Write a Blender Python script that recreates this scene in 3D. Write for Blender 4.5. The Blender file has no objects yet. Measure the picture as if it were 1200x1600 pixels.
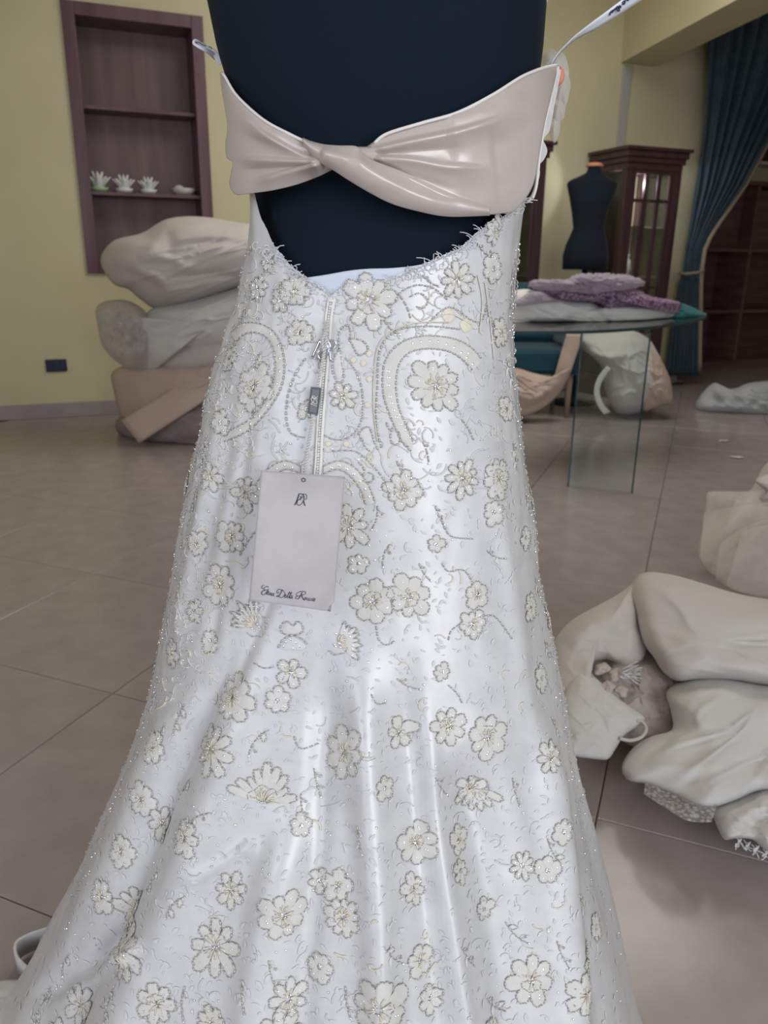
import bpy, bmesh, math, random
import numpy as np
from mathutils import Vector, Matrix, noise
from mathutils.bvhtree import BVHTree

random.seed(11)
SC = bpy.context.scene
COL = SC.collection

# ------------------------------------------------------------------ camera
H = 1.05
PITCH = math.radians(18.0)
ROLL = math.radians(0.7)
F = 1200.0
_fw = np.array([0, math.cos(PITCH), -math.sin(PITCH)])
_u0 = np.array([0, math.sin(PITCH), math.cos(PITCH)])
_x = np.array([1.0, 0, 0])
_r = math.cos(ROLL) * _x + math.sin(ROLL) * _u0
_u = -math.sin(ROLL) * _x + math.cos(ROLL) * _u0
CAM = np.array([0, 0, H])
cd = bpy.data.cameras.new('camera')
cam = bpy.data.objects.new('camera', cd)
COL.objects.link(cam)
cam.matrix_world = Matrix(((_r[0], _u[0], -_fw[0], 0), (_r[1], _u[1], -_fw[1], 0), (_r[2], _u[2], -_fw[2], H), (0, 0, 0, 1)))
cd.sensor_fit = 'VERTICAL'
cd.sensor_height = 36.0
cd.sensor_width = 27.0
cd.lens = 36.0 * F / 1600.0
cd.clip_start = 0.05
cd.clip_end = 60
cd.dof.use_dof = True
cd.dof.focus_distance = 0.80
cd.dof.aperture_fstop = 9.0
SC.camera = cam

# ------------------------------------------------------------------ light and exposure
vs = SC.view_settings
vs.view_transform = 'Standard'
vs.look = 'None'
vs.gamma = 1.0
vs.exposure = 0.0
vs.use_curve_mapping = False
wd_ = bpy.data.worlds.new('daylight')
SC.world = wd_
wd_.use_nodes = True
bg = wd_.node_tree.nodes['Background']
bg.inputs[0].default_value = (0.80, 0.88, 1.0, 1)
bg.inputs[1].default_value = 0.56


def area(name, loc, target, sx, sy, power, col):
    l = bpy.data.lights.new(name, 'AREA')
    l.shape = 'RECTANGLE'
    l.size = sx
    l.size_y = sy
    l.energy = power
    l.color = col
    o = bpy.data.objects.new(name, l)
    COL.objects.link(o)
    o.location = loc
    d = Vector(target) - Vector(loc)
    o.rotation_euler = d.to_track_quat('-Z', 'Y').to_euler()
    return o


area('window_light_right', (1.15, -1.45, 1.5), (0.05, 0.9, 0.9), 1.1, 1.5, 35, (0.97, 0.98, 1.0))
area('left_fill_light', (-2.2, -1.5, 1.9), (-0.7, 1.3, 0.0), 1.2, 1.8, 27, (0.86, 0.88, 1.0))  # added cool fill, aimed down to brighten the near left floor
area('side_fill_light', (5.9, 2.4, 1.9), (-1.2, 4.8, 1.0), 2.2, 1.8, 105, (0.97, 0.97, 1.0))  # added fill that brightens the background; the right wall has no window
area('overhead_fill_light', (0.9, 4.2, 3.22), (0.9, 4.4, 0.0), 2.4, 1.2, 52, (1.0, 0.98, 0.94))  # added overhead fill for far floor, heaps and walls; no fitting modelled


# ------------------------------------------------------------------ projection helpers
def ray(px, py):
    return _fw + (px - 600) / F * _r + (800 - py) / F * _u


def atY(px, py, Y):
    d = ray(px, py)
    return CAM + d * (Y / d[1])


def atZ(px, py, z):
    d = ray(px, py)
    return CAM + d * ((z - H) / d[2])


def onplane(px, py, p0, n):
    d = ray(px, py)
    t = np.dot(np.asarray(p0) - CAM, n) / np.dot(d, n)
    return CAM + d * t


def proj(P):
    d = np.asarray(P) - CAM
    z = d @ _fw
    return np.stack([600 + F * (d @ _r) / z, 800 - F * (d @ _u) / z], -1)


def smooth_line(pts, n, closed=False):
    """Catmull-Rom through pts, n samples evenly spaced along the length."""
    P = np.asarray(pts, float)
    m = len(P)
    out = []
    segs = m if closed else m - 1
    for i in range(segs):
        if closed:
            a, b, c, d = P[(i - 1) % m], P[i], P[(i + 1) % m], P[(i + 2) % m]
        else:
            a, b, c, d = P[max(i - 1, 0)], P[i], P[i + 1], P[min(i + 2, m - 1)]
        for k in range(12):
            t = k / 12
            out.append(0.5 * (2 * b + (c - a) * t + (2 * a - 5 * b + 4 * c - d) * t * t + (3 * b - a - 3 * c + d) * t ** 3))
    out.append(P[0] if closed else P[-1])
    return resample(np.array(out), n, closed)


def resample(Q, n, closed=False):
    Q = np.asarray(Q, float)
    L = np.concatenate([[0], np.cumsum(np.linalg.norm(np.diff(Q, axis=0), axis=1))])
    s = np.linspace(0, L[-1], n, endpoint=not closed)
    return np.stack([np.interp(s, L, Q[:, k]) for k in range(Q.shape[1])], 1)


def pl_dist(XY, line):
    """distance (px) of points XY[n,2] to a polyline, and the fraction along it."""
    line = np.asarray(line, float)
    best = np.full(len(XY), 1e9)
    frac = np.zeros(len(XY))
    n = len(line) - 1
    for i in range(n):
        a, b = line[i], line[i + 1]
        ab = b - a
        t = np.clip(((XY - a) @ ab) / max(ab @ ab, 1e-9), 0, 1)
        d = np.linalg.norm(XY - (a + t[:, None] * ab), axis=1)
        m = d < best
        best[m] = d[m]
        frac[m] = (i + t[m]) / n
    return best, frac


def sstep(a, b, x):
    t = np.clip((np.asarray(x, float) - a) / (b - a), 0, 1)
    return t * t * (3 - 2 * t)


# ------------------------------------------------------------------ materials
def srgb(r, g, b):
    f = lambda c: (c / 255 / 12.92) if c / 255 <= 0.04045 else ((c / 255 + 0.055) / 1.055) ** 2.4
    return (f(r), f(g), f(b))


MATS = {}


def mat(name, col, rough=0.6, metal=0.0, spec=0.5, var=None, scale=5.0, bump=0.0, bscale=60.0, stretch=(1, 1, 1),
        sheen=0.0, trans=0.0, alpha=1.0, ior=1.45, emit=None, estr=0.0, detail=4.0, aniso=0.0, coat=0.0, varmap=(0.35, 0.65)):
    m = bpy.data.materials.new(name)
    m.use_nodes = True
    nt = m.node_tree
    b = nt.nodes['Principled BSDF']
    b.inputs['Base Color'].default_value = (*col, 1)
    b.inputs['Roughness'].default_value = rough
    b.inputs['Metallic'].default_value = metal
    b.inputs['Specular IOR Level'].default_value = spec
    b.inputs['IOR'].default_value = ior
    if sheen:
        b.inputs['Sheen Weight'].default_value = sheen
        b.inputs['Sheen Roughness'].default_value = 0.4
    if coat:
        b.inputs['Coat Weight'].default_value = coat
        b.inputs['Coat Roughness'].default_value = 0.42
    b.inputs['Transmission Weight'].default_value = trans
    b.inputs['Alpha'].default_value = alpha
    if emit:
        b.inputs['Emission Color'].default_value = (*emit, 1)
        b.inputs['Emission Strength'].default_value = estr
    tc = nt.nodes.new('ShaderNodeTexCoord')
    mp = nt.nodes.new('ShaderNodeMapping')
    mp.inputs['Scale'].default_value = stretch
    nt.links.new(tc.outputs['Object'], mp.inputs['Vector'])
    if var:
        nz = nt.nodes.new('ShaderNodeTexNoise')
        nz.inputs['Scale'].default_value = scale
        nz.inputs['Detail'].default_value = detail
        nt.links.new(mp.outputs[0], nz.inputs['Vector'])
        rp = nt.nodes.new('ShaderNodeValToRGB')
        rp.color_ramp.elements[0].position = varmap[0]
        rp.color_ramp.elements[1].position = varmap[1]
        rp.color_ramp.elements[0].color = (*var, 1)
        rp.color_ramp.elements[1].color = (*col, 1)
        nt.links.new(nz.outputs['Fac'], rp.inputs['Fac'])
        nt.links.new(rp.outputs['Color'], b.inputs['Base Color'])
    if bump:
        nz2 = nt.nodes.new('ShaderNodeTexNoise')
        nz2.inputs['Scale'].default_value = bscale
        nz2.inputs['Detail'].default_value = 3
        nt.links.new(mp.outputs[0], nz2.inputs['Vector'])
        bp = nt.nodes.new('ShaderNodeBump')
        bp.inputs['Strength'].default_value = bump
        bp.inputs['Distance'].default_value = min(0.01, 0.6 / bscale)
        nt.links.new(nz2.outputs['Fac'], bp.inputs['Height'])
        nt.links.new(bp.outputs[0], b.inputs['Normal'])
    MATS[name] = m
    return m


def sheer(name, col, opac, rough=0.8, bump=0.3, bscale=40, var=None, scale=5):
    """sheer net: a transparent weave mixed with a thin diffuse/translucent cloth"""
    m = mat(name, col, rough, bump=bump, bscale=bscale, spec=0.2, var=var, scale=scale)
    nt = m.node_tree
    out = nt.nodes['Material Output']
    b = nt.nodes['Principled BSDF']
    tr = nt.nodes.new('ShaderNodeBsdfTransparent')
    tl = nt.nodes.new('ShaderNodeBsdfTranslucent')
    tl.inputs[0].default_value = (*col, 1)
    m1 = nt.nodes.new('ShaderNodeMixShader')
    m1.inputs[0].default_value = 0.35
    nt.links.new(b.outputs[0], m1.inputs[1])
    nt.links.new(tl.outputs[0], m1.inputs[2])
    m2 = nt.nodes.new('ShaderNodeMixShader')
    m2.inputs[0].default_value = opac
    nt.links.new(tr.outputs[0], m2.inputs[1])
    nt.links.new(m1.outputs[0], m2.inputs[2])
    nt.links.new(m2.outputs[0], out.inputs[0])
    return m


def glass(name, col, fac=0.12, rough=0.02):
    """thin pane: mostly see-through with a fresnel gloss"""
    m = bpy.data.materials.new(name)
    m.use_nodes = True
    nt = m.node_tree
    nt.nodes.remove(nt.nodes['Principled BSDF'])
    out = nt.nodes['Material Output']
    tr = nt.nodes.new('ShaderNodeBsdfTransparent')
    tr.inputs[0].default_value = (*col, 1)
    gl = nt.nodes.new('ShaderNodeBsdfGlossy')
    gl.inputs['Roughness'].default_value = rough
    fr = nt.nodes.new('ShaderNodeFresnel')
    fr.inputs[0].default_value = 1.5
    ad = nt.nodes.new('ShaderNodeMath')
    ad.operation = 'MULTIPLY_ADD'
    ad.inputs[1].default_value = 1.0
    ad.inputs[2].default_value = fac
    nt.links.new(fr.outputs[0], ad.inputs[0])
    mx = nt.nodes.new('ShaderNodeMixShader')
    nt.links.new(ad.outputs[0], mx.inputs[0])
    nt.links.new(tr.outputs[0], mx.inputs[1])
    nt.links.new(gl.outputs[0], mx.inputs[2])
    nt.links.new(mx.outputs[0], out.inputs[0])
    MATS[name] = m
    return m


M_wall = mat('yellow_plaster', srgb(212, 203, 168), 0.85, var=srgb(205, 196, 161), scale=1.5, bump=0.08, bscale=140)
M_ceil = mat('ceiling_paint', srgb(225, 215, 180), 0.9)
M_base = mat('skirting_tile', srgb(170, 160, 158), 0.4, var=srgb(155, 145, 145), scale=3)
M_floor = mat('floor_tile', srgb(168, 157, 155), 0.20, var=srgb(157, 146, 144), scale=9, bump=0.02, bscale=14, detail=8)
M_grout = mat('grout', srgb(142, 130, 126), 0.9)
M_wood = mat('mahogany', srgb(78, 50, 54), 0.32, var=srgb(58, 37, 41), scale=3, stretch=(6, 6, 0.7), bump=0.03, bscale=30)
M_nwood = mat('niche_wood', srgb(122, 96, 98), 0.45, var=srgb(98, 74, 76), scale=2.2, stretch=(5, 5, 0.5), varmap=(0.3, 0.7))
M_nframe = mat('niche_frame_wood', srgb(112, 82, 92), 0.4, var=srgb(92, 64, 72), scale=2.5, stretch=(4, 4, 0.5))
M_dwood = mat('dark_shelf_wood', srgb(120, 88, 84), 0.5, var=srgb(98, 68, 66), scale=2.5, stretch=(0.8, 0.8, 6))
M_form = mat('dark_navy_jersey', srgb(14, 28, 41), 0.85, sheen=0.04, bump=0.10, bscale=900, spec=0.2)
M_formb = mat('black_jersey', srgb(24, 32, 42), 0.85, sheen=0.1, spec=0.2)
M_skin = mat('neck_cap_wood', srgb(200, 140, 110), 0.5)
M_metal = mat('brushed_steel', (0.6, 0.6, 0.62), 0.25, metal=1.0)
M_curtain = mat('teal_curtain', srgb(56, 74, 86), 0.6, sheen=0.3, var=srgb(47, 63, 74), scale=12)
M_trim = mat('curtain_braid', srgb(150, 132, 112), 0.8, bump=0.5, bscale=200)
M_teal = mat('teal_velvet', srgb(16, 72, 90), 0.7, sheen=0.3, var=srgb(12, 58, 74), scale=4)
M_tealf = mat('teal_taffeta', srgb(12, 98, 104), 0.4, sheen=0.2)
M_ivory = mat('ivory_cloth', srgb(212, 207, 203), 0.75, sheen=0.2, bump=0.05, bscale=500, var=srgb(206, 200, 196), scale=3)
M_ivory2 = mat('offwhite_cloth', srgb(212, 210, 208), 0.75, sheen=0.2, bump=0.08, bscale=300)
M_beige = mat('beige_bag_cloth', srgb(206, 200, 196), 0.75, var=srgb(198, 191, 187), scale=4, bump=0.05, bscale=300)
M_pink = mat('blush_bag_cloth', srgb(204, 183, 170), 0.75, var=srgb(196, 173, 160), scale=4, bump=0.05, bscale=300)
M_grey = mat('grey_bag_cloth', srgb(150, 138, 136), 0.8, bump=0.05, bscale=300)
M_inner = mat('blush_lining_cloth', srgb(200, 188, 183), 0.8, sheen=0.2)
M_tulle = sheer('white_tulle', srgb(235, 228, 222), 0.36)
M_tullebag = sheer('bag_tulle', srgb(225, 220, 216), 0.7)
M_tulle2 = sheer('lilac_tulle', srgb(190, 178, 192), 0.78, bscale=80)
M_greytulle = sheer('grey_organza', srgb(222, 224, 226), 0.80)
M_lilac = mat('purple_beaded_lace', srgb(164, 136, 160), 0.6, var=srgb(98, 72, 98), scale=60, bump=0.8, bscale=110, varmap=(0.42, 0.56))
M_lacehem = sheer('grey_lace_hem', srgb(212, 210, 212), 0.7, bump=1.0, bscale=160)
_nt = M_lacehem.node_tree
_mx = [n for n in _nt.nodes if n.type == 'MIX_SHADER'][-1]
_vo = _nt.nodes.new('ShaderNodeTexVoronoi')
_vo.inputs['Scale'].default_value = 110
_tc = _nt.nodes.new('ShaderNodeTexCoord')
_nt.links.new(_tc.outputs['Object'], _vo.inputs['Vector'])
_rp = _nt.nodes.new('ShaderNodeValToRGB')
_rp.color_ramp.elements[0].position = 0.25
_rp.color_ramp.elements[0].color = (1, 1, 1, 1)
_rp.color_ramp.elements[1].position = 0.6
_rp.color_ramp.elements[1].color = (0.25, 0.25, 0.25, 1)
_nt.links.new(_vo.outputs['Distance'], _rp.inputs['Fac'])
_nt.links.new(_rp.outputs['Color'], _mx.inputs[0])
M_glass = glass('clear_glass', (0.985, 0.99, 0.985), 0.02)
M_tglass = glass('table_glass', (0.93, 0.965, 0.95), 0.03)
M_gedge = mat('green_glass_edge', srgb(24, 58, 62), 0.1, spec=0.8)
M_back = mat('pale_cabinet_back', srgb(206, 198, 165), 0.6)
M_mirror = mat('mirror_back', (0.75, 0.8, 0.82), 0.05, metal=1.0)
M_lamp = mat('lamp_glow', (1, 1, 1), 0.5, emit=(1, 0.97, 0.9), estr=6.0)
M_white = mat('white_porcelain', srgb(225, 228, 225), 0.3)
M_green = mat('pale_green_ceramic', srgb(168, 196, 150), 0.4)
M_sock = mat('socket_plastic', srgb(24, 38, 62), 0.35)
M_gtrim = mat('grey_conduit', srgb(176, 174, 168), 0.7)
M_legwood = mat('pale_leg_wood', srgb(150, 128, 114), 0.5)

# dress materials
M_satin = mat('white_satin', srgb(217, 217, 218), 0.42, sheen=0.05, spec=1.0, bump=0.03, bscale=650, var=srgb(207, 207, 209), scale=42, varmap=(0.30, 0.62), detail=6, coat=1.0)
M_lace = mat('ivory_lace', srgb(221, 220, 217), 0.7, bump=0.3, bscale=700, var=srgb(215, 213, 207), scale=60)
M_ground = mat('woven_leaf', srgb(216, 216, 216), 0.7)
M_lacew = mat('white_lace', srgb(221, 220, 220), 0.7, bump=0.3, bscale=700)
M_cream = mat('cream_stitch', srgb(232, 226, 211), 0.6, var=srgb(226, 218, 200), scale=300)
M_bead = mat('silver_bead', srgb(206, 203, 197), 0.3, metal=0.5)
M_sequin = mat('clear_sequin', srgb(245, 245, 248), 0.06, metal=0.85)
M_champ = mat('champagne_satin', srgb(192, 181, 174), 0.31, sheen=0.05, spec=1.0, coat=0.6)
M_white_edge = mat('white_satin_edge', srgb(232, 228, 224), 0.4)
M_lining = mat('pale_blue_lining', srgb(214, 222, 236), 0.6)
M_thread = mat('white_thread', srgb(226, 228, 232), 0.6)
M_zip = mat('white_zip_tape', srgb(236, 234, 230), 0.5)
M_paper = sheer('vellum_paper', srgb(226, 223, 224), 0.9, rough=0.45, bump=0.02, bscale=20, var=srgb(210, 206, 209), scale=22)
M_ink = mat('dark_grey_ink', srgb(62, 62, 74), 0.6)
M_inkb = mat('blue_black_ink', srgb(40, 46, 74), 0.6)
M_cord = mat('grey_silk_cord', srgb(214, 211, 210), 0.5)
M_plate = mat('pewter_plate', srgb(128, 130, 134), 0.45, metal=0.2)
M_silver = mat('polished_silver', (0.78, 0.79, 0.82), 0.12, metal=1.0)
M_ribbon = mat('white_satin_ribbon', srgb(226, 230, 238), 0.35)
M_chiffon = sheer('white_chiffon', srgb(236, 234, 236), 0.55)
M_peach = mat('peach_silk', srgb(232, 150, 118), 0.6)


# ------------------------------------------------------------------ object helpers
def tag(o, label=None, cat=None, group=None, kind=None):
    if label:
        o['label'] = label
    if cat:
        o['category'] = cat
    if group:
        o['group'] = group
    if kind:
        o['kind'] = kind
    return o


def empty(name, loc, label=None, cat=None, group=None, rz=0.0):
    o = bpy.data.objects.new(name, None)
    COL.objects.link(o)
    o.empty_display_size = 0.05
    o.location = Vector([float(c) for c in loc])
    o.rotation_euler = (0, 0, rz)
    return tag(o, label, cat, group)


class MB:
    def __init__(s):
        s.v = []
        s.f = []
        s.fm = []

    def add(s, verts, faces, mi=0):
        b = len(s.v)
        s.v.extend([tuple(map(float, p)) for p in verts])
        s.f.extend([tuple(int(i) + b for i in f) for f in faces])
        s.fm.extend([mi] * len(faces))

    def box(s, c, sx, sy, sz, X=(1, 0, 0), Y=(0, 1, 0), Z=(0, 0, 1), mi=0):
        c, X, Y, Z = map(lambda a: np.asarray(a, float), (c, X, Y, Z))
        vs_ = [c + X * sx / 2 * i + Y * sy / 2 * j + Z * sz / 2 * k for k in (-1, 1) for j in (-1, 1) for i in (-1, 1)]
        s.add(vs_, [(0, 2, 3, 1), (4, 5, 7, 6), (0, 1, 5, 4), (2, 6, 7, 3), (0, 4, 6, 2), (1, 3, 7, 5)], mi)

    def grid(s, G, mi=0, wrap=False, flip=False):
        G = np.asarray(G)
        n, m = G.shape[:2]
        fs = []
        for i in range(n - 1):
            for j in range(m if wrap else m - 1):
                a, b, c, d = i * m + j, i * m + (j + 1) % m, (i + 1) * m + (j + 1) % m, (i + 1) * m + j
                fs.append((a, d, c, b) if flip else (a, b, c, d))
        s.add(G.reshape(-1, 3), fs, mi)

    def tube(s, path, r, n=6, cap=True, mi=0, flat=1.0):
        P = np.asarray(path, float)
        m = len(P)
        R = np.full(m, r) if np.isscalar(r) else np.asarray(r, float)
        T = np.gradient(P, axis=0)
        T /= np.linalg.norm(T, axis=1)[:, None] + 1e-12
        ref = np.array([0, 0, 1.0]) if abs(T[0][2]) < 0.9 else np.array([1.0, 0, 0])
        A = np.cross(T[0], ref)
        A /= np.linalg.norm(A)
        rings = []
        for i in range(m):
            A = A - T[i] * (A @ T[i])
            A /= np.linalg.norm(A) + 1e-12
            B = np.cross(T[i], A)
            rings.append([P[i] + R[i] * (math.cos(2 * math.pi * k / n) * A + flat * math.sin(2 * math.pi * k / n) * B) for k in range(n)])
        b = len(s.v)
        s.grid(np.array(rings), mi, wrap=True)
        if cap:
            s.f.append(tuple(b + k for k in range(n))[::-1])
            s.fm.append(mi)
            s.f.append(tuple(b + (m - 1) * n + k for k in range(n)))
            s.fm.append(mi)

    def lathe(s, prof, c=(0, 0, 0), n=32, sx=1.0, sy=1.0, rz=0.0, mi=0):
        c = np.asarray(c, float)
        rings = []
        for r, z in prof:
            row = []
            for k in range(n):
                a = 2 * math.pi * k / n
                x, y = r * sx * math.cos(a), r * sy * math.sin(a)
                row.append(c + np.array([x * math.cos(rz) - y * math.sin(rz), x * math.sin(rz) + y * math.cos(rz), z]))
            rings.append(row)
        b = len(s.v)
        s.grid(np.array(rings), mi, wrap=True)
        m = len(prof)
        s.f.append(tuple(b + k for k in range(n))[::-1])
        s.fm.append(mi)
        s.f.append(tuple(b + (m - 1) * n + k for k in range(n)))
        s.fm.append(mi)

    def build(s, name, mats, parent=None, smooth=True, solid=0.0, bevel=0.0, sub=0, recalc=True, origin=None):
        me = bpy.data.meshes.new(name)
        o = bpy.data.objects.new(name, me)
        COL.objects.link(o)
        off = np.zeros(3)
        if parent is not None:
            o.parent = parent
            root = parent
            M = Matrix.Identity(4)
            while root is not None:
                M = Matrix.LocRotScale(root.location, root.rotation_euler, None) @ M
                root = root.parent
            inv = M.inverted()
            V = [tuple(inv @ Vector(p)) for p in s.v]
        else:
            V = s.v
            if origin is not None:
                o.location = Vector([float(c) for c in origin])
                V = [tuple(np.asarray(p) - np.asarray(origin)) for p in s.v]
        me.from_pydata(V, [], s.f)
        if not isinstance(mats, (list, tuple)):
            mats = [mats]
        for m in mats:
            me.materials.append(m)
        if len(mats) > 1:
            me.polygons.foreach_set('material_index', s.fm)
        if recalc:
            bm = bmesh.new()
            bm.from_mesh(me)
            bmesh.ops.recalc_face_normals(bm, faces=bm.faces)
            bm.to_mesh(me)
            bm.free()
        me.polygons.foreach_set('use_smooth', [bool(smooth)] * len(me.polygons))
        me.update()
        if bevel:
            md = o.modifiers.new('bevel', 'BEVEL')
            md.width = bevel
            md.segments = 2
            md.limit_method = 'ANGLE'
        if solid:
            md = o.modifiers.new('solid', 'SOLIDIFY')
            md.thickness = solid
            md.offset = 0
        if sub:
            md = o.modifiers.new('sub', 'SUBSURF')
            md.levels = sub
            md.render_levels = sub
        return o


def fnoise(x, y, seed):
    return noise.noise(Vector((x, y, seed * 7.31)))


def blob(name, poly, Yf, tf, tb, m, parent, creases=(), wr=(0.012, 0.02, 0.05, 0.0), seed=1, zmin=0.003, power=2.4,
         rings=30, n=110, center=None, solid=0.0, smoothp=True, jitter=0.0):
    """A padded mass of cloth: an outline at its own distance Yf (number or function of the pixel), with
    front and back bulge (metres), wrinkles and creases (polyline, height, width px)."""
    B = smooth_line(poly, n, True) if smoothp else resample(np.array(list(poly) + [poly[0]], float), n, True)
    if jitter:
        B = B + np.array([[fnoise(k * 0.9, 0, seed), fnoise(k * 0.9, 7, seed)] for k in range(n)]) * jitter * 2
    c = np.array(center, float) if center is not None else B.mean(0)
    YF = Yf if callable(Yf) else (lambda x, y: Yf)
    ss = np.linspace(0.0, 1.0, rings) ** 0.85
    ss[0] = 0.012
    XY = c[None, None] + ss[:, None, None] * (B - c)[None]
    flat = XY.reshape(-1, 2)
    S = np.repeat(ss, n)
    rel = np.zeros(len(flat))
    amp, fx, fy, ang = wr
    ca, sa = math.cos(ang), math.sin(ang)
    for i, (x, y) in enumerate(flat):
        u, v = ca * x + sa * y, -sa * x + ca * y
        w1 = fnoise(u * fx, v * fy, seed) + 0.4 * fnoise(u * fx * 2.1 + 5, v * fy * 2.1, seed + 3)
        r1 = 1 - abs(fnoise(u * fx * 0.8 + 9 + w1 * 0.5, v * fy * 0.8, seed + 1)) * 2
        r2 = max(0.0, 1 - abs(fnoise(u * fx * 1.7 + 0.8 * w1, v * fy * 2.6 + 3 + 0.8 * w1, seed + 5)) * 4.5)
        rel[i] = amp * (w1 * 0.8 + r1 * 0.6 + 0.55 * r2 * r2)
    for cr in creases:
        d, fr = pl_dist(flat, smooth_line(cr[0], 24))
        taper = np.sin(np.clip(fr, 0.04, 0.96) * math.pi) ** 0.5
        rel += cr[1] * np.exp(-(d / cr[2]) ** 2) * taper
    T = tf * np.sqrt(np.clip(1 - S ** power, 0, 1)) + rel * (1 - S ** 5)
    mb = MB()
    front = []
    for (x, y), t in zip(flat, T):
        d = ray(x, y)
        p = atY(x, y, YF(x, y))
        p = p - d / np.linalg.norm(d) * t
        front.append(p)
    front = np.array(front).reshape(rings, n, 3)
    sb = np.linspace(1.0, 0.03, 9)
    back = []
    for s_ in sb[1:]:
        row = []
        for k in range(n):
            x, y = c + s_ * (B[k] - c)
            d = ray(x, y)
            p = atY(x, y, YF(x, y)) + d / np.linalg.norm(d) * tb * math.sqrt(max(0, 1 - s_ ** 2.4))
            row.append(p)
        back.append(row)
    G = np.concatenate([front, np.array(back)], 0)
    G[..., 2] = np.maximum(G[..., 2], zmin)
    mb.grid(G, wrap=True)
    b = len(mb.v)
    mb.f.append(tuple(range(n)))
    mb.fm.append(0)
    mb.f.append(tuple(range(b - n, b))[::-1])
    mb.fm.append(0)
    o = mb.build(name, m, parent)
    return o


def sheet(name, top, bot, Yf, m, parent, nu=60, nv=30, creases=(), wr=(0.006, 0.03, 0.03, 0.0), seed=1, zmin=0.004, solid=0.003):
    """A piece of cloth between an upper and a lower outline."""
    A, B = smooth_line(top, nu), smooth_line(bot, nu)
    YF = Yf if callable(Yf) else (lambda x, y: Yf)
    G = np.zeros((nv, nu, 3))
    fl = []
    for i in range(nv):
        for j in range(nu):
            fl.append(A[j] + (B[j] - A[j]) * i / (nv - 1))
    fl = np.array(fl)
    amp, fx, fy, ang = wr
    ca, sa = math.cos(ang), math.sin(ang)
    rel = np.array([amp * (fnoise((ca * x + sa * y) * fx, (-sa * x + ca * y) * fy, seed) * 1.5) for x, y in fl])
    for cr in creases:
        d, fr = pl_dist(fl, smooth_line(cr[0], 24))
        rel += cr[1] * np.exp(-(d / cr[2]) ** 2)
    P = []
    for (x, y), t in zip(fl, rel):
        d = ray(x, y)
        P.append(atY(x, y, YF(x, y)) - d / np.linalg.norm(d) * t)
    P = np.array(P)
    P[:, 2] = np.maximum(P[:, 2], zmin)
    mb = MB()
    mb.grid(P.reshape(nv, nu, 3))
    return mb.build(name, m, parent, solid=solid)


def strokes(lines, tr, r, m, name, parent, n=5, flat=0.4, samples=5):
    """pen strokes: lines in drawing coordinates, tr maps a drawing point to 3-D"""
    mb = MB()
    for ln in lines:
        L = smooth_line(ln, max(4, samples * (len(ln) - 1) + 1))
        P = np.array([tr(x, y) for x, y in L])
        mb.tube(P, r, n)
    return mb.build(name, m, parent)


# ================================================================== the room
WD = np.array([math.cos(math.radians(22)), math.sin(math.radians(22)), 0])   # along the back wall
WN = np.array([WD[1], -WD[0], 0])                                            # out of it, towards the room
W0 = np.array([-2.613, 5.138, 0])
CEIL = 3.3


def wpt(s, o, z):
    return W0 + WD * s + WN * o + np.array([0, 0, z])


def wall_sz(px, py, o=0.0):
    p = onplane(px, py, W0 + WN * o, WN)
    return float((p - W0) @ WD), float(p[2])


# niche opening measured on the wall
nl = (wall_sz(97, 5)[0] + wall_sz(134, 427)[0]) / 2
nr = (wall_sz(318, 24)[0] + wall_sz(330, 340)[0]) / 2
nz1 = (wall_sz(97, 2)[1] + wall_sz(318, 25)[1]) / 2
nz0 = wall_sz(140, 427)[1]
s_end = wall_sz(1106, 200)[0]
ND = 0.24
mb = MB()


def wbox(mb, s0, s1, z0, z1, o0, o1, mi=0):
    mb.box(wpt((s0 + s1) / 2, (o0 + o1) / 2, (z0 + z1) / 2), s1 - s0, abs(o1 - o0), z1 - z0, WD, WN, mi=mi)


S_L = -1.6
wbox(mb, S_L, nl, 0, CEIL, -0.35, 0)
wbox(mb, nr, s_end, 0, CEIL, -0.35, 0)
wbox(mb, nl, nr, 0, nz0, -0.35, 0)
wbox(mb, nl, nr, nz1, CEIL, -0.35, 0)
wbox(mb, nl, nr, nz0, nz1, -0.35, -ND - 0.02)
tag(mb.build('wall_back', M_wall, smooth=False), kind='structure')
# alcove behind the curtain, side walls
mb = MB()
wbox(mb, s_end - 0.3, s_end + 4.2, 0, CEIL, -1.45, -1.15)
wbox(mb, s_end - 0.25, s_end, 0, CEIL, -1.15, -0.35)
tag(mb.build('wall_alcove', M_wall, smooth=False), kind='structure')
mb = MB()
pL = wpt(S_L, 0, 0)
mb.box((pL[0] - 0.13, pL[1] - 3.4, CEIL / 2), 0.2, 7.4, CEIL)
tag(mb.build('wall_left', M_wall, smooth=False), kind='structure')
mb = MB()
pR = wpt(s_end + 4.2, -1.15, 0)
mb.box((pR[0] - 0.6, pR[1] - 4.2, CEIL / 2), 0.2, 8.8, CEIL)
tag(mb.build('wall_right', M_wall, smooth=False), kind='structure')
mb = MB()
mb.box((1.6, 4.6, CEIL + 0.1), 14, 11.6, 0.2)
tag(mb.build('ceiling', M_ceil, smooth=False), kind='structure')
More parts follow.
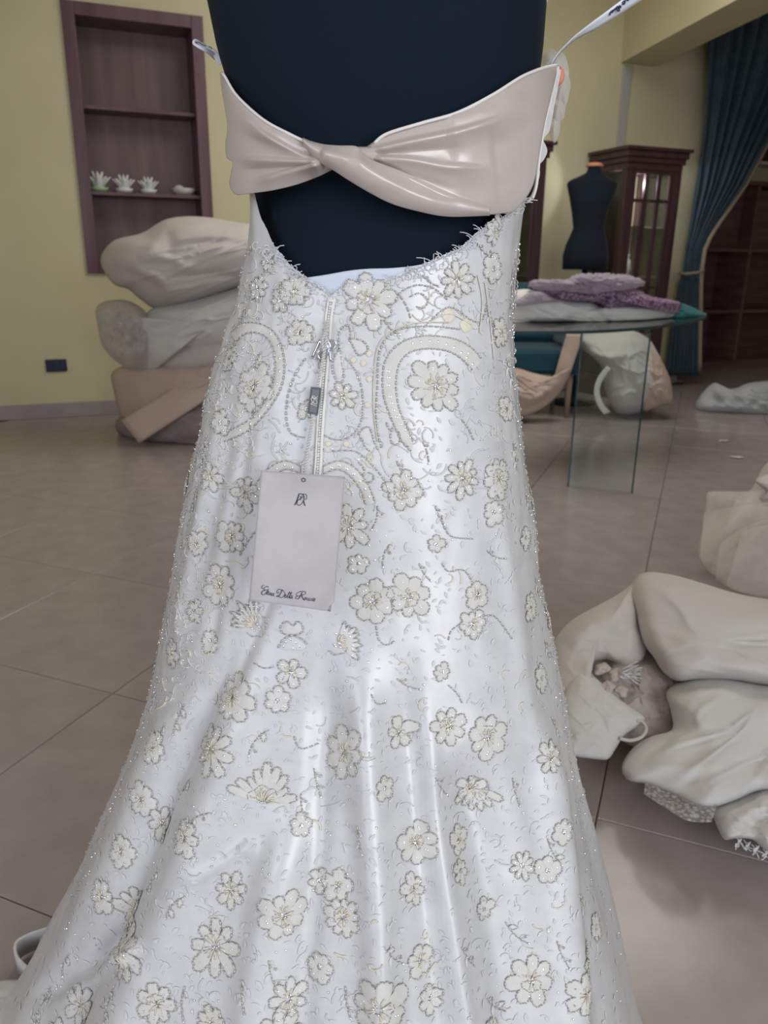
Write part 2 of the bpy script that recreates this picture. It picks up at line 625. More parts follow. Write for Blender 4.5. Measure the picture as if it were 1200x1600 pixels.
# floor: slab plus single tiles laid diagonally
mb = MB()
mb.box((1.6, 3.9, -0.06), 14, 15.3, 0.1)
floor = tag(mb.build('floor', M_grout, smooth=False), kind='structure')
TD = np.array([math.sin(math.radians(21.6)), math.cos(math.radians(21.6)), 0])
TE = np.array([TD[1], -TD[0], 0])
q1 = atZ(1034, 768, 0)
q2 = atZ(908, 1272, 0)
TS = 0.60
o_e, o_d = q1 @ TE, q2 @ TD
tile_me = None
cnt = 0
cells = []
for i in range(-14, 22):
    for j in range(-14, 24):
        c = TE * (o_e + (i + 0.5) * TS) + TD * (o_d + (j + 0.5) * TS)
        pp = proj(c[None] + np.array([[0, 0, 0.0]]))[0]
        if c[1] < -1.6 or (c[1] > 0.4 and (pp[0] < -1500 or pp[0] > 2700)):
            continue
        if (c - W0) @ WN < (-1.0 if (c - W0) @ WD > s_end else 0.05):
            continue
        if c[0] < pL[0] + 0.3 or c[0] > pR[0] - 1.0:
            continue
        cells.append((c[1], i, j, c))
cells.sort(key=lambda t: (0 if -260 < proj(t[3][None])[0][0] < 1500 else 1, t[0]))
h = TS / 2 - 0.0011
q = h - 0.0018
TV = [(-h, -h, -0.011), (h, -h, -0.011), (h, h, -0.011), (-h, h, -0.011), (-h, -h, -0.002), (h, -h, -0.002), (h, h, -0.002), (-h, h, -0.002),
      (-q, -q, 0), (q, -q, 0), (q, q, 0), (-q, q, 0)]
TF = [(0, 1, 5, 4), (1, 2, 6, 5), (2, 3, 7, 6), (3, 0, 4, 7), (4, 5, 9, 8), (5, 6, 10, 9), (6, 7, 11, 10), (7, 4, 8, 11), (8, 9, 10, 11)]
rest = MB()
for n_, (_, i, j, c) in enumerate(cells):
    if n_ >= 280:
        rest.add([c + TE * v[0] + TD * v[1] + np.array([0, 0, v[2]]) for v in TV], TF)
        continue
    if tile_me is None:
        b = MB()
        b.add(TV, TF)
        t = b.build('tile', M_floor, floor, smooth=False)
        tile_me = t.data
    else:
        t = bpy.data.objects.new('tile', tile_me)
        COL.objects.link(t)
        t.parent = floor
    t.location = (c[0], c[1], 0)
    t.rotation_euler = (0, 0, math.atan2(TE[1], TE[0]))
if rest.v:
    tag(rest.build('tile_field', M_floor, floor, smooth=False), kind='stuff')
# skirting
mb = MB()
wbox(mb, S_L + 0.02, s_end, 0.0, 0.10, 0.001, 0.014)
tag(mb.build('baseboard_back', M_base, smooth=False, bevel=0.003), kind='structure')

# ceiling beam
s_b, z_b = wall_sz(970, 98)
b1 = wpt(s_b, 0, z_b)
b2 = atZ(1150, 0, z_b)
b3 = onplane(1022, 108, W0, WN)
b3 = wpt(float((b3 - W0) @ WD), 0, z_b)
b4 = atZ(1200, 20, z_b)
d1 = (b2 - b1)
d2 = (b4 - b3)
e1 = b1 + d1 * 2.6
e2 = b3 + d2 / np.linalg.norm(d2) * np.linalg.norm(d1) * 2.6
mb = MB()
dz = np.array([0, 0, CEIL - z_b])
k = -WN * 0.0
mb.add([b1, e1, e2, b3, b1 + dz, e1 + dz, e2 + dz, b3 + dz],
       [(0, 1, 2, 3), (4, 7, 6, 5), (0, 4, 5, 1), (1, 5, 6, 2), (2, 6, 7, 3), (3, 7, 4, 0)])
tag(mb.build('trim_1', M_wall, smooth=False), 'yellow plastered ceiling beam above the curtain', kind='structure')
# grey conduit strip in the wall corner
sA, zA = wall_sz(976, 112)
sB, zB = wall_sz(966, 236)
mb = MB()
wbox(mb, sB - 0.035, sB + 0.045, zB - 0.5, z_b - 0.02, 0.001, 0.02)
tag(mb.build('trim_2', M_gtrim, smooth=False, bevel=0.004), 'pale grey strip on the wall above the glass cabinet', kind='structure')

# ------------------------------------------------------------------ niche shelving in the wall
fwid = 0.075
root = empty('wall_niche', wpt((nl + nr) / 2, 0, nz0), 'dark wooden niche with two shelves set into the yellow wall', 'niche')
mb = MB()
wbox(mb, nl, nr, nz0, nz1, -ND - 0.02, -ND)
mb.build('back_panel', M_nwood, root, smooth=False)
for nm, a in (('frame_side', (nl, nl + fwid, nz0, nz1)), ('frame_side', (nr - fwid, nr, nz0, nz1)),
              ('frame_rail', (nl + fwid, nr - fwid, nz1 - fwid, nz1)), ('frame_rail', (nl + fwid, nr - fwid, nz0, nz0 + fwid))):
    mb = MB()
    wbox(mb, *a, -ND, 0.022)
    mb.build(nm, M_nframe, root, smooth=False, bevel=0.004)
zs1 = wall_sz(230, 171, -0.03)[1]
zs2 = wall_sz(230, 302, -0.03)[1]
for z in (zs1, zs2):
    mb = MB()
    wbox(mb, nl + fwid, nr - fwid, z - 0.022, z, -ND, -0.03)
    mb.build('shelf', M_nframe, root, smooth=False, bevel=0.002)


def lotus(px, green, label, sc=1.0):
    s = wall_sz(px, 290, -0.12)[0]
    base = wpt(s, -0.12, zs2)
    r = empty('lotus_ornament', base, label, 'ornament', 'white lotus ornaments on the niche shelf')
    mb = MB()
    mb.lathe([(0.022 * sc, 0.0), (0.05 * sc, 0.006), (0.066 * sc, 0.03), (0.055 * sc, 0.03), (0.02, 0.012)], base, 20)
    mb.build('bowl', green, r)
    for ring, (n, rad, hgt, tilt) in enumerate(((8, 0.07, 0.085, 0.75), (6, 0.045, 0.115, 0.4))):
        for k in range(n):
            a = 2 * math.pi * (k + 0.5 * ring) / n + 0.3
            dr = np.array([math.cos(a), math.sin(a), 0])
            tn = np.array([-dr[1], dr[0], 0])
            G = []
            for i in range(7):
                t = i / 6
                w = 0.026 * math.sin(math.pi * (0.12 + 0.88 * t) ** 0.8) * sc + 0.0015
                out = (0.02 + rad * t ** 1.2 * tilt * 1.2) * sc
                row = []
                for j in range(5):
                    q = (j - 2) / 2
                    row.append(base + dr * (out - 0.012 * q * q * sc) + tn * w * q + np.array([0, 0, (0.012 + hgt * t) * sc]))
                G.append(row)
            mb = MB()
            mb.grid(np.array(G))
            mb.build('petal', M_white, r, solid=0.003)
    return r


lotus(154, M_green, 'leftmost white lotus ornament with green base on niche shelf', 1.0)
lotus(194, M_white, 'second white lotus ornament from left on niche shelf', 0.9)
lotus(232, M_white, 'third white lotus ornament from left on niche shelf', 0.85)
s = wall_sz(287, 298, -0.12)[0]
base = wpt(s, -0.12, zs2)
r = empty('shell_dish', base, 'small beige dish with cream ball at right end of niche shelf', 'dish')
mb = MB()
mb.lathe([(0.03, 0), (0.06, 0.008), (0.085, 0.045), (0.08, 0.046), (0.05, 0.014), (0.01, 0.01)], base, 24)
mb.build('bowl', M_beige, r)
mb = MB()
mb.lathe([(0.004, 0.012), (0.024, 0.02), (0.032, 0.04), (0.026, 0.06), (0.006, 0.068)], base - WD * 0.03, 16)
mb.build('ball', M_ivory, r)

# socket
s, z = wall_sz(88, 571)
root = empty('wall_socket', wpt(s, 0, z), 'dark blue rectangular wall socket low on the yellow wall', 'socket')
mb = MB()
wbox(mb, s - 0.067, s + 0.067, z - 0.042, z + 0.042, 0.001, 0.012)
mb.build('cover_plate', M_sock, root, smooth=False, bevel=0.006)
for k in (-1, 0, 1):
    mb = MB()
    wbox(mb, s + k * 0.038 - 0.015, s + k * 0.038 + 0.015, z - 0.024, z + 0.024, 0.012, 0.016)
    mb.build('module', M_sock, root, smooth=False, bevel=0.002)


# ------------------------------------------------------------------ glazed display cabinets
def cabinet(s0, s1, depth, ztop, o_back, label, lamp):
    root = empty('display_cabinet', wpt((s0 + s1) / 2, o_back + depth / 2, 0), label, 'cabinet', 'mahogany display cabinets on the back wall')
    of = o_back + depth
    p = 0.07
    zb = 0.16
    zt = ztop - 0.16
    for k, (ov, za, zz) in enumerate(((0.0, ztop - 0.16, ztop - 0.11), (0.015, ztop - 0.11, ztop - 0.07), (0.03, ztop - 0.07, ztop - 0.025), (0.05, ztop - 0.025, ztop))):
        mb = MB()
        wbox(mb, s0 - ov, s1 + ov, za, zz, o_back, of + ov)
        mb.build('cornice' if k else 'top_panel', M_wood, root, smooth=False, bevel=0.004)
    mb = MB()
    wbox(mb, s0 - 0.01, s1 + 0.01, 0.0, zb, o_back, of + 0.01)
    mb.build('plinth', M_wood, root, smooth=False, bevel=0.005)
    for a in (s0, s1 - p):
        for c in (o_back, of - p):
            mb = MB()
            wbox(mb, a, a + p, zb, zt, c, c + p)
            for q in (0.25, 0.5, 0.75):
                wbox(mb, a + p * q - 0.004, a + p * q + 0.004, zb + 0.03, zt - 0.03, c + p, c + p + 0.006)
            mb.build('post', M_wood, root, smooth=False, bevel=0.003)
    mb = MB()
    wbox(mb, s0 + p, s1 - p, zb, zt, o_back + 0.004, o_back + 0.012)
    mb.build('back_panel', M_back, root, smooth=False)
    for a in (s0 + 0.02, s1 - 0.028):
        mb = MB()
        wbox(mb, a, a + 0.006, zb, zt, o_back + p, of - p)
        mb.build('side_glass', M_glass, root, smooth=False)
    # door: two stiles, rails, muntins, panes
    d = empty('door', (0, 0, 0))
    d.parent = root
    dl, dr = s0 + p, s1 - p
    w = 0.028
    mb = MB()
    wbox(mb, dl, dl + w, zb, zt, of - 0.035, of - 0.008)
    wbox(mb, dr - w, dr, zb, zt, of - 0.035, of - 0.008)
    wbox(mb, dl + w, dr - w, zt - w, zt, of - 0.035, of - 0.008)
    wbox(mb, dl + w, dr - w, zb, zb + w, of - 0.035, of - 0.008)
    o = mb.build('door_frame', M_wood, root, smooth=False, bevel=0.002)
    bpy.data.objects.remove(d)
    for f in (1 / 3, 2 / 3):
        mb = MB()
        c = dl + (dr - dl) * f
        wbox(mb, c - 0.013, c + 0.013, zb + w, zt - w, of - 0.03, of - 0.01)
        mb.build('muntin', M_wood, o, smooth=False)
    zr = [zt - 0.22, zb + 0.45 * (zt - zb), zb + 0.22]
    for z in zr:
        mb = MB()
        wbox(mb, dl + w, dr - w, z - 0.012, z + 0.012, of - 0.03, of - 0.01)
        mb.build('muntin', M_wood, o, smooth=False)
    mb = MB()
    wbox(mb, dl + w, dr - w, zb + w, zt - w, of - 0.024, of - 0.019)
    mb.build('pane', M_glass, o, smooth=False)
    for z in (zb + 0.42, zb + 0.80, zb + 1.18):
        mb = MB()
        wbox(mb, s0 + 0.03, s1 - 0.03, z, z + 0.008, o_back + 0.02, of - 0.05)
        mb.build('glass_shelf', M_glass, root, smooth=False)
    if lamp:
        c = wpt(s0 + 0.14, of - 0.14, zt - 0.03)
        mb = MB()
        mb.lathe([(0.012, -0.018), (0.028, -0.012), (0.032, 0.0), (0.034, 0.03)], c, 16)
        mb.build('spot_lamp', M_lamp, root)
        l = bpy.data.lights.new('spot_lamp_light', 'POINT')
        l.energy = 10.0
        l.color = (0.92, 0.96, 1.0)
        l.shadow_soft_size = 0.03
        lo = bpy.data.objects.new('spot_lamp_light', l)
        COL.objects.link(lo)
        lo.location = Vector([float(q) for q in c - np.array([0, 0, 0.06])])
    return root


CD = 0.46
OB = 0.03


def cab_s(px, py, o):
    return wall_sz(px, py, o)


c1s0, c1zt = cab_s(976, 227, OB + CD)
c1s1, _ = cab_s(1078, 237, OB + CD)
cabinet(c1s0 + 0.05, c1s1 - 0.05, CD, c1zt, OB, 'mahogany glazed display cabinet in the corner beside the curtain', True)
c2s1, c2zt = cab_s(866, 222, OB + CD)
cabinet(c2s1 - 0.05 - 0.80, c2s1 - 0.05, CD, c2zt, OB, 'mahogany display cabinet half hidden behind the white dress', False)
# white vases and glassware seen behind the panes
for k, (px, py, hh, rr) in enumerate(((988, 380, 0.17, 0.05), (1034, 380, 0.12, 0.045), (1012, 410, 0.2, 0.035), (988, 425, 0.16, 0.05))):
    s, _ = wall_sz(px, py, OB + 0.2)
    z = 0.16 + (0.80 if k < 2 else 0.42) + 0.0085
    if k == 1:
        z = 0.16 + 0.42 + 0.0085
    c = wpt(max(s, c1s0 + 0.17), OB + 0.14 + 0.08 * (k % 2), z)
    mb = MB()
    mb.lathe([(rr * 0.6, 0), (rr, hh * 0.3), (rr * 0.8, hh * 0.7), (rr * 0.45, hh * 0.85), (rr * 0.6, hh)], c, 20)
    lab = ('white vase on middle shelf of the corner glass cabinet', 'second white vase, wider and lower, inside the corner glass cabinet',
           'tallest white vase on lower shelf of the corner glass cabinet', 'squat white vase at left inside the corner glass cabinet')[k]
    tag(mb.build('white_vase', M_white, origin=c), lab, 'vase', 'white vases in the corner cabinet')

# ------------------------------------------------------------------ second dress form
Y2 = 6.1
prof2 = [(1322, 507, 905), (1200, 510, 915), (1100, 538, 905), (1020, 575, 892), (950, 604, 880), (850, 595, 895), (760, 583, 920), (680, 570, 958),
         (600, 553, 990), (560, 548, 1003), (538, 560, 998), (515, 600, 960), (490, 660, 905), (460, 718, 862), (430, 732, 852), (405, 738, 850)]
cx2 = 790 + 745 / 5.714
base2 = atY(cx2, 560, Y2)
root = empty('dress_form', (base2[0], Y2, 0), 'small black dress form with peach neck cap before the back wall', 'dress form')
rings = []
for (yz, xl, xr) in prof2:
    y = 190 + yz / 5.714
    a, b = atY(790 + xl / 5.714, y, Y2), atY(790 + xr / 5.714, y, Y2)
    c, hw = (a + b) / 2, np.linalg.norm(b - a) / 2
    dep = hw * 0.62 if yz > 620 else hw * (0.62 if hw < 0.08 else 0.42)
    rings.append([c + np.array([math.copysign(abs(math.cos(t)) ** 0.85, math.cos(t)) * hw, math.sin(t) * max(dep, 0.05), 0]) for t in np.linspace(0, 2 * math.pi, 40, endpoint=False)])
mb = MB()
mb.grid(np.array(rings), wrap=True)
mb.f.append(tuple(range(40)))
mb.fm.append(0)
nb = len(mb.v)
mb.f.append(tuple(range(nb - 40, nb)))
mb.fm.append(0)
mb.build('torso', M_formb, root)
nc = np.mean(rings[-1], 0)
mb = MB()
mb.lathe([(0.062, 0.0), (0.062, 0.012), (0.05, 0.024), (0.02, 0.03)], nc, 24)
mb.build('neck_cap', M_skin, root)
bz = np.mean(rings[0], 0)
mb = MB()
mb.lathe([(0.02, 0.03), (0.02, bz[2] + 0.02)], (bz[0], bz[1], 0), 14)
mb.build('pole', M_metal, root)
mb = MB()
mb.lathe([(0.18, 0.0), (0.18, 0.015), (0.05, 0.03), (0.02, 0.05)], (bz[0], bz[1], 0), 28)
mb.build('base', M_formb, root)

# ------------------------------------------------------------------ curtain
cur = [(-60, 1106, 1350), (0, 1105, 1320), (70, 1104, 1285), (150, 1101, 1240), (215, 1096, 1200), (290, 1087, 1158), (355, 1078, 1112), (385, 1072, 1095), (425, 1067, 1089),
       (450, 1060, 1088), (500, 1050, 1087), (545, 1044, 1086), (586, 1040, 1086)]
cur = np.array(cur, float)
OC = 0.14
root = empty('curtain', wpt(wall_sz(1075, 500, OC)[0], OC, 0), 'dark teal curtain tied back beside the glass cabinet', 'curtain')
rows = np.linspace(-60, 586, 90)
G = []
edge = []
for y in rows:
    xl, xr = np.interp(y, cur[:, 0], cur[:, 1]), np.interp(y, cur[:, 0], cur[:, 2])
    sl, z = wall_sz(xl, y, OC)
    sr, z2 = wall_sz(xr, y, OC)
    wdt = sr - sl
    row = []
    for j in range(121):
        t = j / 120
        ph = t * 2 * math.pi * 9 + 0.6 * math.sin(y * 0.006 + t * 5)
        amp = 0.028 * min(1, wdt / 0.5) + 0.012
        off = OC + amp * (math.sin(ph) + 0.25 * math.sin(2.3 * ph + 1)) + 0.03 * t
        row.append(wpt(sl + wdt * t, off, max((z * (1 - t) + z2 * t), 0.01)))
    G.append(row)
    edge.append(np.array(row[-1]) + WN * 0.012)
mb = MB()
mb.grid(np.array(G))
mb.build('drape', M_curtain, root, solid=0.004)
mb = MB()
mb.tube(np.array(edge)[::2], 0.02, 6)
mb.build('braid_trim', M_trim, root)
tie = []
for k in range(25):
    a = 2 * math.pi * k / 24
    sl, z = wall_sz(1066, 425, OC)
    sr, _ = wall_sz(1090, 425, OC)
    tie.append(wpt((sl + sr) / 2 + (sr - sl) * 0.62 * math.cos(a), OC + 0.02 + 0.085 * math.sin(a), z + 0.015 * math.cos(a)))
mb = MB()
mb.tube(np.array(tie), 0.012, 6)
mb.build('tieback', M_trim, root)

# ------------------------------------------------------------------ dark shelving in the alcove
OS = -0.62


def alc(px, py):
    return wall_sz(px, py, OS)


sb0 = s_end + 0.02
sb1 = sb0 + 2.6
_, zt = alc(1150, 281)
_, za = alc(1150, 388)
_, zc = alc(1150, 484)
root = empty('shelf_unit', wpt((sb0 + sb1) / 2, OS - 0.2, 0), 'dark reddish wooden shelf unit behind the teal curtain', 'shelves')
mb = MB()
wbox(mb, sb0, sb1, 0, zt, OS - 0.45, OS - 0.42)
mb.build('back_panel', M_dwood, root, smooth=False)
for s in (sb0, (sb0 + sb1) / 2, sb1 - 0.04):
    mb = MB()
    wbox(mb, s, s + 0.04, 0, zt - 0.04, OS - 0.42, OS - 0.002)
    mb.build('upright', M_dwood, root, smooth=False, bevel=0.003)
mb = MB()
wbox(mb, sb0 - 0.02, sb1 + 0.02, zt - 0.04, zt, OS - 0.42, OS + 0.02)
mb.build('top_board', M_dwood, root, smooth=False, bevel=0.004)
for z in (za, zc):
    for a, b in ((sb0 + 0.04, (sb0 + sb1) / 2), ((sb0 + sb1) / 2 + 0.04, sb1 - 0.04)):
        mb = MB()
        wbox(mb, a, b, z - 0.035, z, OS - 0.42, OS - 0.01)
        mb.build('shelf', M_dwood, root, smooth=False, bevel=0.003)
for a, b in ((sb0 + 0.04, (sb0 + sb1) / 2), ((sb0 + sb1) / 2 + 0.04, sb1 - 0.04)):
    mb = MB()
    wbox(mb, a, b, za + 0.005, zt - 0.06, OS - 0.20, OS - 0.18)
    mb.build('panel', M_dwood, root, smooth=False)
    mb = MB()
    wbox(mb, a, b, 0.0, 0.09, OS - 0.03, OS - 0.005)
    mb.build('plinth', M_dwood, root, smooth=False)
s, z1 = wall_sz(1186, 252, -0.95)
root = empty('wall_cabinet', wpt(s + 0.4, -1.0, z1), 'dark red wall cabinet with pale ledge at the right edge', 'cabinet')
mb = MB()
wbox(mb, s, s + 0.8, z1, z1 + 0.55, -1.149, -0.95)
mb.build('body', M_wood, root, smooth=False, bevel=0.004)
mb = MB()
wbox(mb, s - 0.03, s + 0.83, z1 - 0.03, z1 - 0.001, -1.149, -0.92)
mb.build('ledge', M_ivory, root, smooth=False, bevel=0.003)

# ------------------------------------------------------------------ pile of garment bags, left
YB = 4.75


def bag(nm, label, poly, Y, tf, tb, m, **kw):
    P = np.array(poly, float)
    c = atY(P[:, 0].mean(), P[:, 1].max(), Y if not callable(Y) else Y(P[:, 0].mean(), P[:, 1].max()))
    r = empty(nm, c, label, 'garment bag', 'garment bags piled by the yellow wall')
    blob('bag_cover', poly, Y, tf, tb, m, r, **kw)
    return r


bag('garment_bag', 'grey garment bag at the bottom of the pile, on the floor',
    [(183, 655), (188, 682), (206, 698), (240, 708), (275, 717), (330, 716), (400, 712), (470, 700), (500, 650), (450, 610), (330, 600), (240, 620)],
    YB, 0.32, 0.2, M_grey, seed=4, wr=(0.02, 0.02, 0.03, 0.5),
    creases=[([(215, 690), (260, 660), (330, 640)], 0.02, 8), ([(240, 705), (290, 690), (340, 690)], -0.02, 7)])
r = bag('garment_bag', 'stiff blush pink garment bag with a folded flap, above the grey bag',
        [(176, 580), (178, 612), (190, 655), (205, 660), (240, 645), (290, 625), (340, 612), (430, 620), (500, 600), (500, 555), (420, 545), (300, 555), (220, 566)],
        YB - 0.02, 0.30, 0.25, M_pink, seed=7, wr=(0.02, 0.015, 0.02, 0.2), smoothp=True)
# folded flap: a stiff slab
fl = [(190, 657), (322, 574), (345, 610), (218, 692)]
mb = MB()
G = []
for i in range(8):
    row = []
    for j in range(16):
        u, v = j / 15, i / 7
        a = np.array(fl[0]) * (1 - u) + np.array(fl[1]) * u
        b = np.array(fl[3]) * (1 - u) + np.array(fl[2]) * u
        q = a * (1 - v) + b * v
        row.append(atY(q[0], q[1], YB - 0.30 - 0.05 * v + 0.02 * u))
    G.append(row)
mb.grid(np.array(G))
mb.build('flap', M_pink, r, solid=0.015)
bag('garment_bag', 'beige garment bag with a flat front, under the white bag',
    [(232, 565), (240, 540), (300, 528), (400, 520), (480, 520), (500, 560), (430, 575), (350, 578), (280, 584), (245, 578)],
    YB - 0.10, 0.26, 0.2, M_beige, seed=9, wr=(0.008, 0.015, 0.02, 0.0))
r = bag('garment_bag', 'off-white garment bag with a loose tulle end, second from the top',
        [(182, 492), (215, 505), (240, 480), (300, 466), (345, 455), (385, 444), (450, 440), (500, 470), (500, 520), (430, 536), (350, 548), (300, 552), (262, 545), (245, 575), (232, 583), (215, 570), (198, 540), (186, 515)],
        YB - 0.12, 0.30, 0.2, M_ivory2, seed=12, wr=(0.036, 0.007, 0.025, -0.4), center=(330, 505),
        creases=[([(215, 510), (290, 480), (380, 462)], 0.025, 9), ([(300, 530), (340, 500), (400, 488)], -0.02, 8), ([(268, 540), (320, 548), (380, 540)], 0.03, 6)])
blob('tulle_end', [(150, 482), (168, 470), (200, 470), (228, 488), (240, 520), (238, 560), (226, 582), (200, 575), (178, 562), (160, 540), (153, 512)],
     YB - 0.16, 0.20, 0.1, M_tullebag, r, seed=13, wr=(0.06, 0.05, 0.035, 0.9), creases=[([(165, 480), (190, 510), (200, 560)], 0.05, 7), ([(205, 475), (225, 510), (222, 570)], 0.04, 6)])
bag('garment_bag', 'large beige garment bag on top of the pile by the niche',
    [(157, 408), (163, 390), (182, 374), (222, 364), (256, 344), (290, 338), (330, 340), (370, 347), (420, 352), (490, 360), (500, 420), (440, 438), (385, 446), (330, 464), (290, 476), (245, 482), (222, 470), (200, 452), (180, 446), (165, 428)],
    YB - 0.14, 0.34, 0.25, M_beige, seed=21, wr=(0.034, 0.006, 0.022, -0.35), center=(310, 405),
    creases=[([(163, 408), (195, 412), (230, 400), (256, 345)], 0.03, 10), ([(190, 412), (225, 425), (256, 440), (262, 470)], 0.055, 9),
             ([(195, 414), (230, 404), (258, 402), (300, 420)], 0.03, 7), ([(280, 384), (330, 378), (380, 380)], -0.03, 6),
             ([(258, 438), (330, 430), (385, 436)], -0.03, 7), ([(290, 420), (320, 395), (360, 380)], 0.02, 8), ([(256, 350), (268, 385), (258, 430)], -0.015, 8)])

# ------------------------------------------------------------------ glass table
ZT = 0.77
edge_px = [(700, 523), (800, 522), (920, 520.5), (1010, 514.5), (1070, 506), (1106, 497)]
E_ = [atZ(x, y, ZT - 0.012) for x, y in edge_px]
far = [E_[-1] + np.array([0.06, 0.28, 0]), E_[-1] + np.array([-0.22, 0.58, 0]), E_[3] + np.array([-0.1, 1.05, 0]), E_[1] + np.array([-0.1, 1.1, 0]), E_[0] + np.array([-0.45, 0.75, 0]), E_[0] + np.array([-0.4, 0.15, 0])]
oc = smooth_line([p[:2] for p in E_ + far], 90, True)
tc0 = oc.mean(0)
root = empty('glass_table', (tc0[0], tc0[1], 0), 'glass table with a rounded top and glass panel legs', 'table')
mb = MB()
n = len(oc)
V = [(x, y, ZT) for x, y in oc] + [(x, y, ZT - 0.014) for x, y in oc]
mb.add(V, [tuple(range(n)), tuple(range(2 * n - 1, n - 1, -1))], 0)
mb.add(V, [(i, (i + 1) % n, n + (i + 1) % n, n + i) for i in range(n)], 1)
mb.build('table_top', [M_tglass, M_gedge], root, smooth=False, recalc=False)


def glass_leg(pa, pb):
    pa, pb = np.array(pa), np.array(pb)
    d = pb - pa
    w = np.linalg.norm(d)
    d /= w
    nn = np.array([-d[1], d[0], 0])
    z1 = ZT - 0.0145
    mb = MB()
    t = 0.014
    for sg in (-1, 1):
        a, b = pa + nn * t / 2 * sg, pb + nn * t / 2 * sg
        mb.add([a, b, b + (0, 0, z1), a + (0, 0, z1)], [(0, 1, 2, 3)], 0)
    for q in (pa - d * 0.004, pb + d * 0.004):
        mb.box(q + np.array([0, 0, z1 / 2]), 0.0079, t, z1, d, nn, mi=1)
    return mb.build('glass_leg', [M_tglass, M_gedge], root, smooth=False, recalc=False)


la, lb = atZ(889, 760, 0), atZ(986, 770, 0)
la[2] = lb[2] = 0.001
glass_leg(la, lb)
dd = (lb - la) / np.linalg.norm(lb - la)
back = np.array([0.35, 0.94, 0])
glass_leg(la + np.array([-1.15, 0.05, 0]), la + np.array([-0.87, 0.0, 0]))


# things lying on the table
def ty(x, y=0):
    return float(np.interp(x, [760, 860, 1000, 1110], [4.15, 4.2, 4.38, 4.75]))


def tz3(p):
    return [(780 + x / 3.529, 410 + y / 3.529) for x, y in p]


def on_table(nm, label, cat, poly, Y, tf, tb, m, part='cloth', group=None, **kw):
    P = np.array(poly, float)
    c = atY(P[:, 0].mean(), P[:, 1].mean(), Y(P[:, 0].mean(), 0))
    r = empty(nm, (c[0], c[1], ZT), label, cat, group)
    blob(part, poly, Y, tf, tb, m, r, zmin=ZT + 0.0015, **kw)
    return r


r = on_table('folded_dress', 'white folded dress lying on the glass table', 'dress',
             tz3([(20, 300), (35, 250), (22, 205), (45, 165), (150, 147), (250, 175), (380, 200), (500, 205), (580, 245), (700, 228), (850, 238), (985, 262), (950, 310), (840, 338), (700, 352), (580, 366), (420, 360), (300, 345), (180, 345), (60, 335)]),
             ty, 0.22, 0.22, M_ivory2, seed=31, wr=(0.02, 0.02, 0.05, 0.1),
             creases=[(tz3([(60, 260), (150, 240), (260, 290), (420, 335)]), 0.03, 5), (tz3([(590, 300), (640, 320), (760, 310), (930, 300)]), 0.03, 5),
                      (tz3([(560, 250), (590, 290), (600, 340)]), -0.03, 5), (tz3([(290, 340), (360, 330), (440, 345)]), -0.04, 3)])
blob('under_layer', tz3([(30, 322), (180, 328), (420, 352), (620, 362), (800, 345), (955, 338), (900, 352), (600, 378), (350, 388), (130, 392), (40, 385)]),
     lambda x, y: ty(x) - 0.10, 0.10, 0.2, M_ivory2, r, seed=33, wr=(0.006, 0.02, 0.05, 0), zmin=ZT + 0.0015)
r = on_table('purple_lace_gown', 'purple beaded lace gown folded over the white dress', 'dress',
             tz3([(225, 160), (330, 150), (600, 145), (760, 148), (830, 185), (985, 215), (1005, 245), (975, 285), (900, 262), (800, 243), (720, 238), (600, 262), (540, 225), (420, 215), (310, 205)]),
             lambda x, y: ty(x) - 0.12, 0.16, 0.2, M_lilac, seed=35, part='beaded_lace', jitter=1.2, n=170, wr=(0.022, 0.06, 0.08, 0.3))
r = on_table('tulle_veil', 'pale lilac tulle veil heaped on the purple lace gown', 'veil',
             tz3([(165, 132), (195, 95), (300, 98), (380, 88), (440, 62), (560, 60), (690, 68), (800, 103), (770, 138), (640, 170), (520, 184), (420, 182), (330, 162), (240, 158)]),
             lambda x, y: ty(x) - 0.10, 0.22, 0.2, M_tulle2, seed=37, part='tulle', jitter=1.4, n=170, wr=(0.045, 0.03, 0.09, 0.15))
blob('tulle_tail', tz3([(62, 242), (120, 195), (170, 165), (240, 162), (300, 195), (345, 212), (240, 222), (150, 236)]), lambda x, y: ty(x) - 0.25, 0.06, 0.1, M_tulle2, r, seed=39, wr=(0.02, 0.05, 0.06, 0.1), zmin=ZT + 0.0015)
on_table('teal_garment', 'teal taffeta garment at the right end of the glass table', 'garment',
         tz3([(900, 335), (960, 260), (1000, 226), (1060, 245), (1115, 270), (1145, 288), (1125, 320), (1040, 345), (950, 348)]), lambda x, y: ty(x) + 0.06, 0.13, 0.12, M_tealf, seed=41,
         wr=(0.025, 0.05, 0.08, 0.4), creases=[(tz3([(960, 300), (1040, 285), (1130, 290)]), 0.025, 4)])

# ------------------------------------------------------------------ teal armchair with blush drape
YCH = 5.45


def chz(py, px=850, Y=YCH):
    return float(atY(px, py, Y)[2])


xl, xr = atY(748, 560, YCH)[0], atY(908, 560, YCH)[0]
z_seat0, z_seat1 = chz(586), chz(546)
root = empty('armchair', ((xl + xr) / 2, YCH + 0.3, 0), 'teal velvet armchair half draped with blush cloth behind the table', 'armchair')
mb = MB()
mb.box(((xl + xr) / 2, YCH + 0.30, (z_seat0 + z_seat1) / 2), xr - xl, 0.60, z_seat1 - z_seat0)
mb.build('seat', M_teal, root, bevel=0.03, smooth=False)
mb = MB()
mb.box(((xl + xr) / 2, YCH + 0.56, (z_seat1 + 0.92) / 2), xr - xl, 0.12, 0.92 - z_seat1)
mb.build('backrest', M_teal, root, bevel=0.04, smooth=False)
for s in (xl + 0.05, xr - 0.05):
    mb = MB()
    mb.box((s, YCH + 0.27, z_seat1 + 0.09), 0.10, 0.52, 0.18)
    mb.build('armrest', M_teal, root, bevel=0.03, smooth=False)
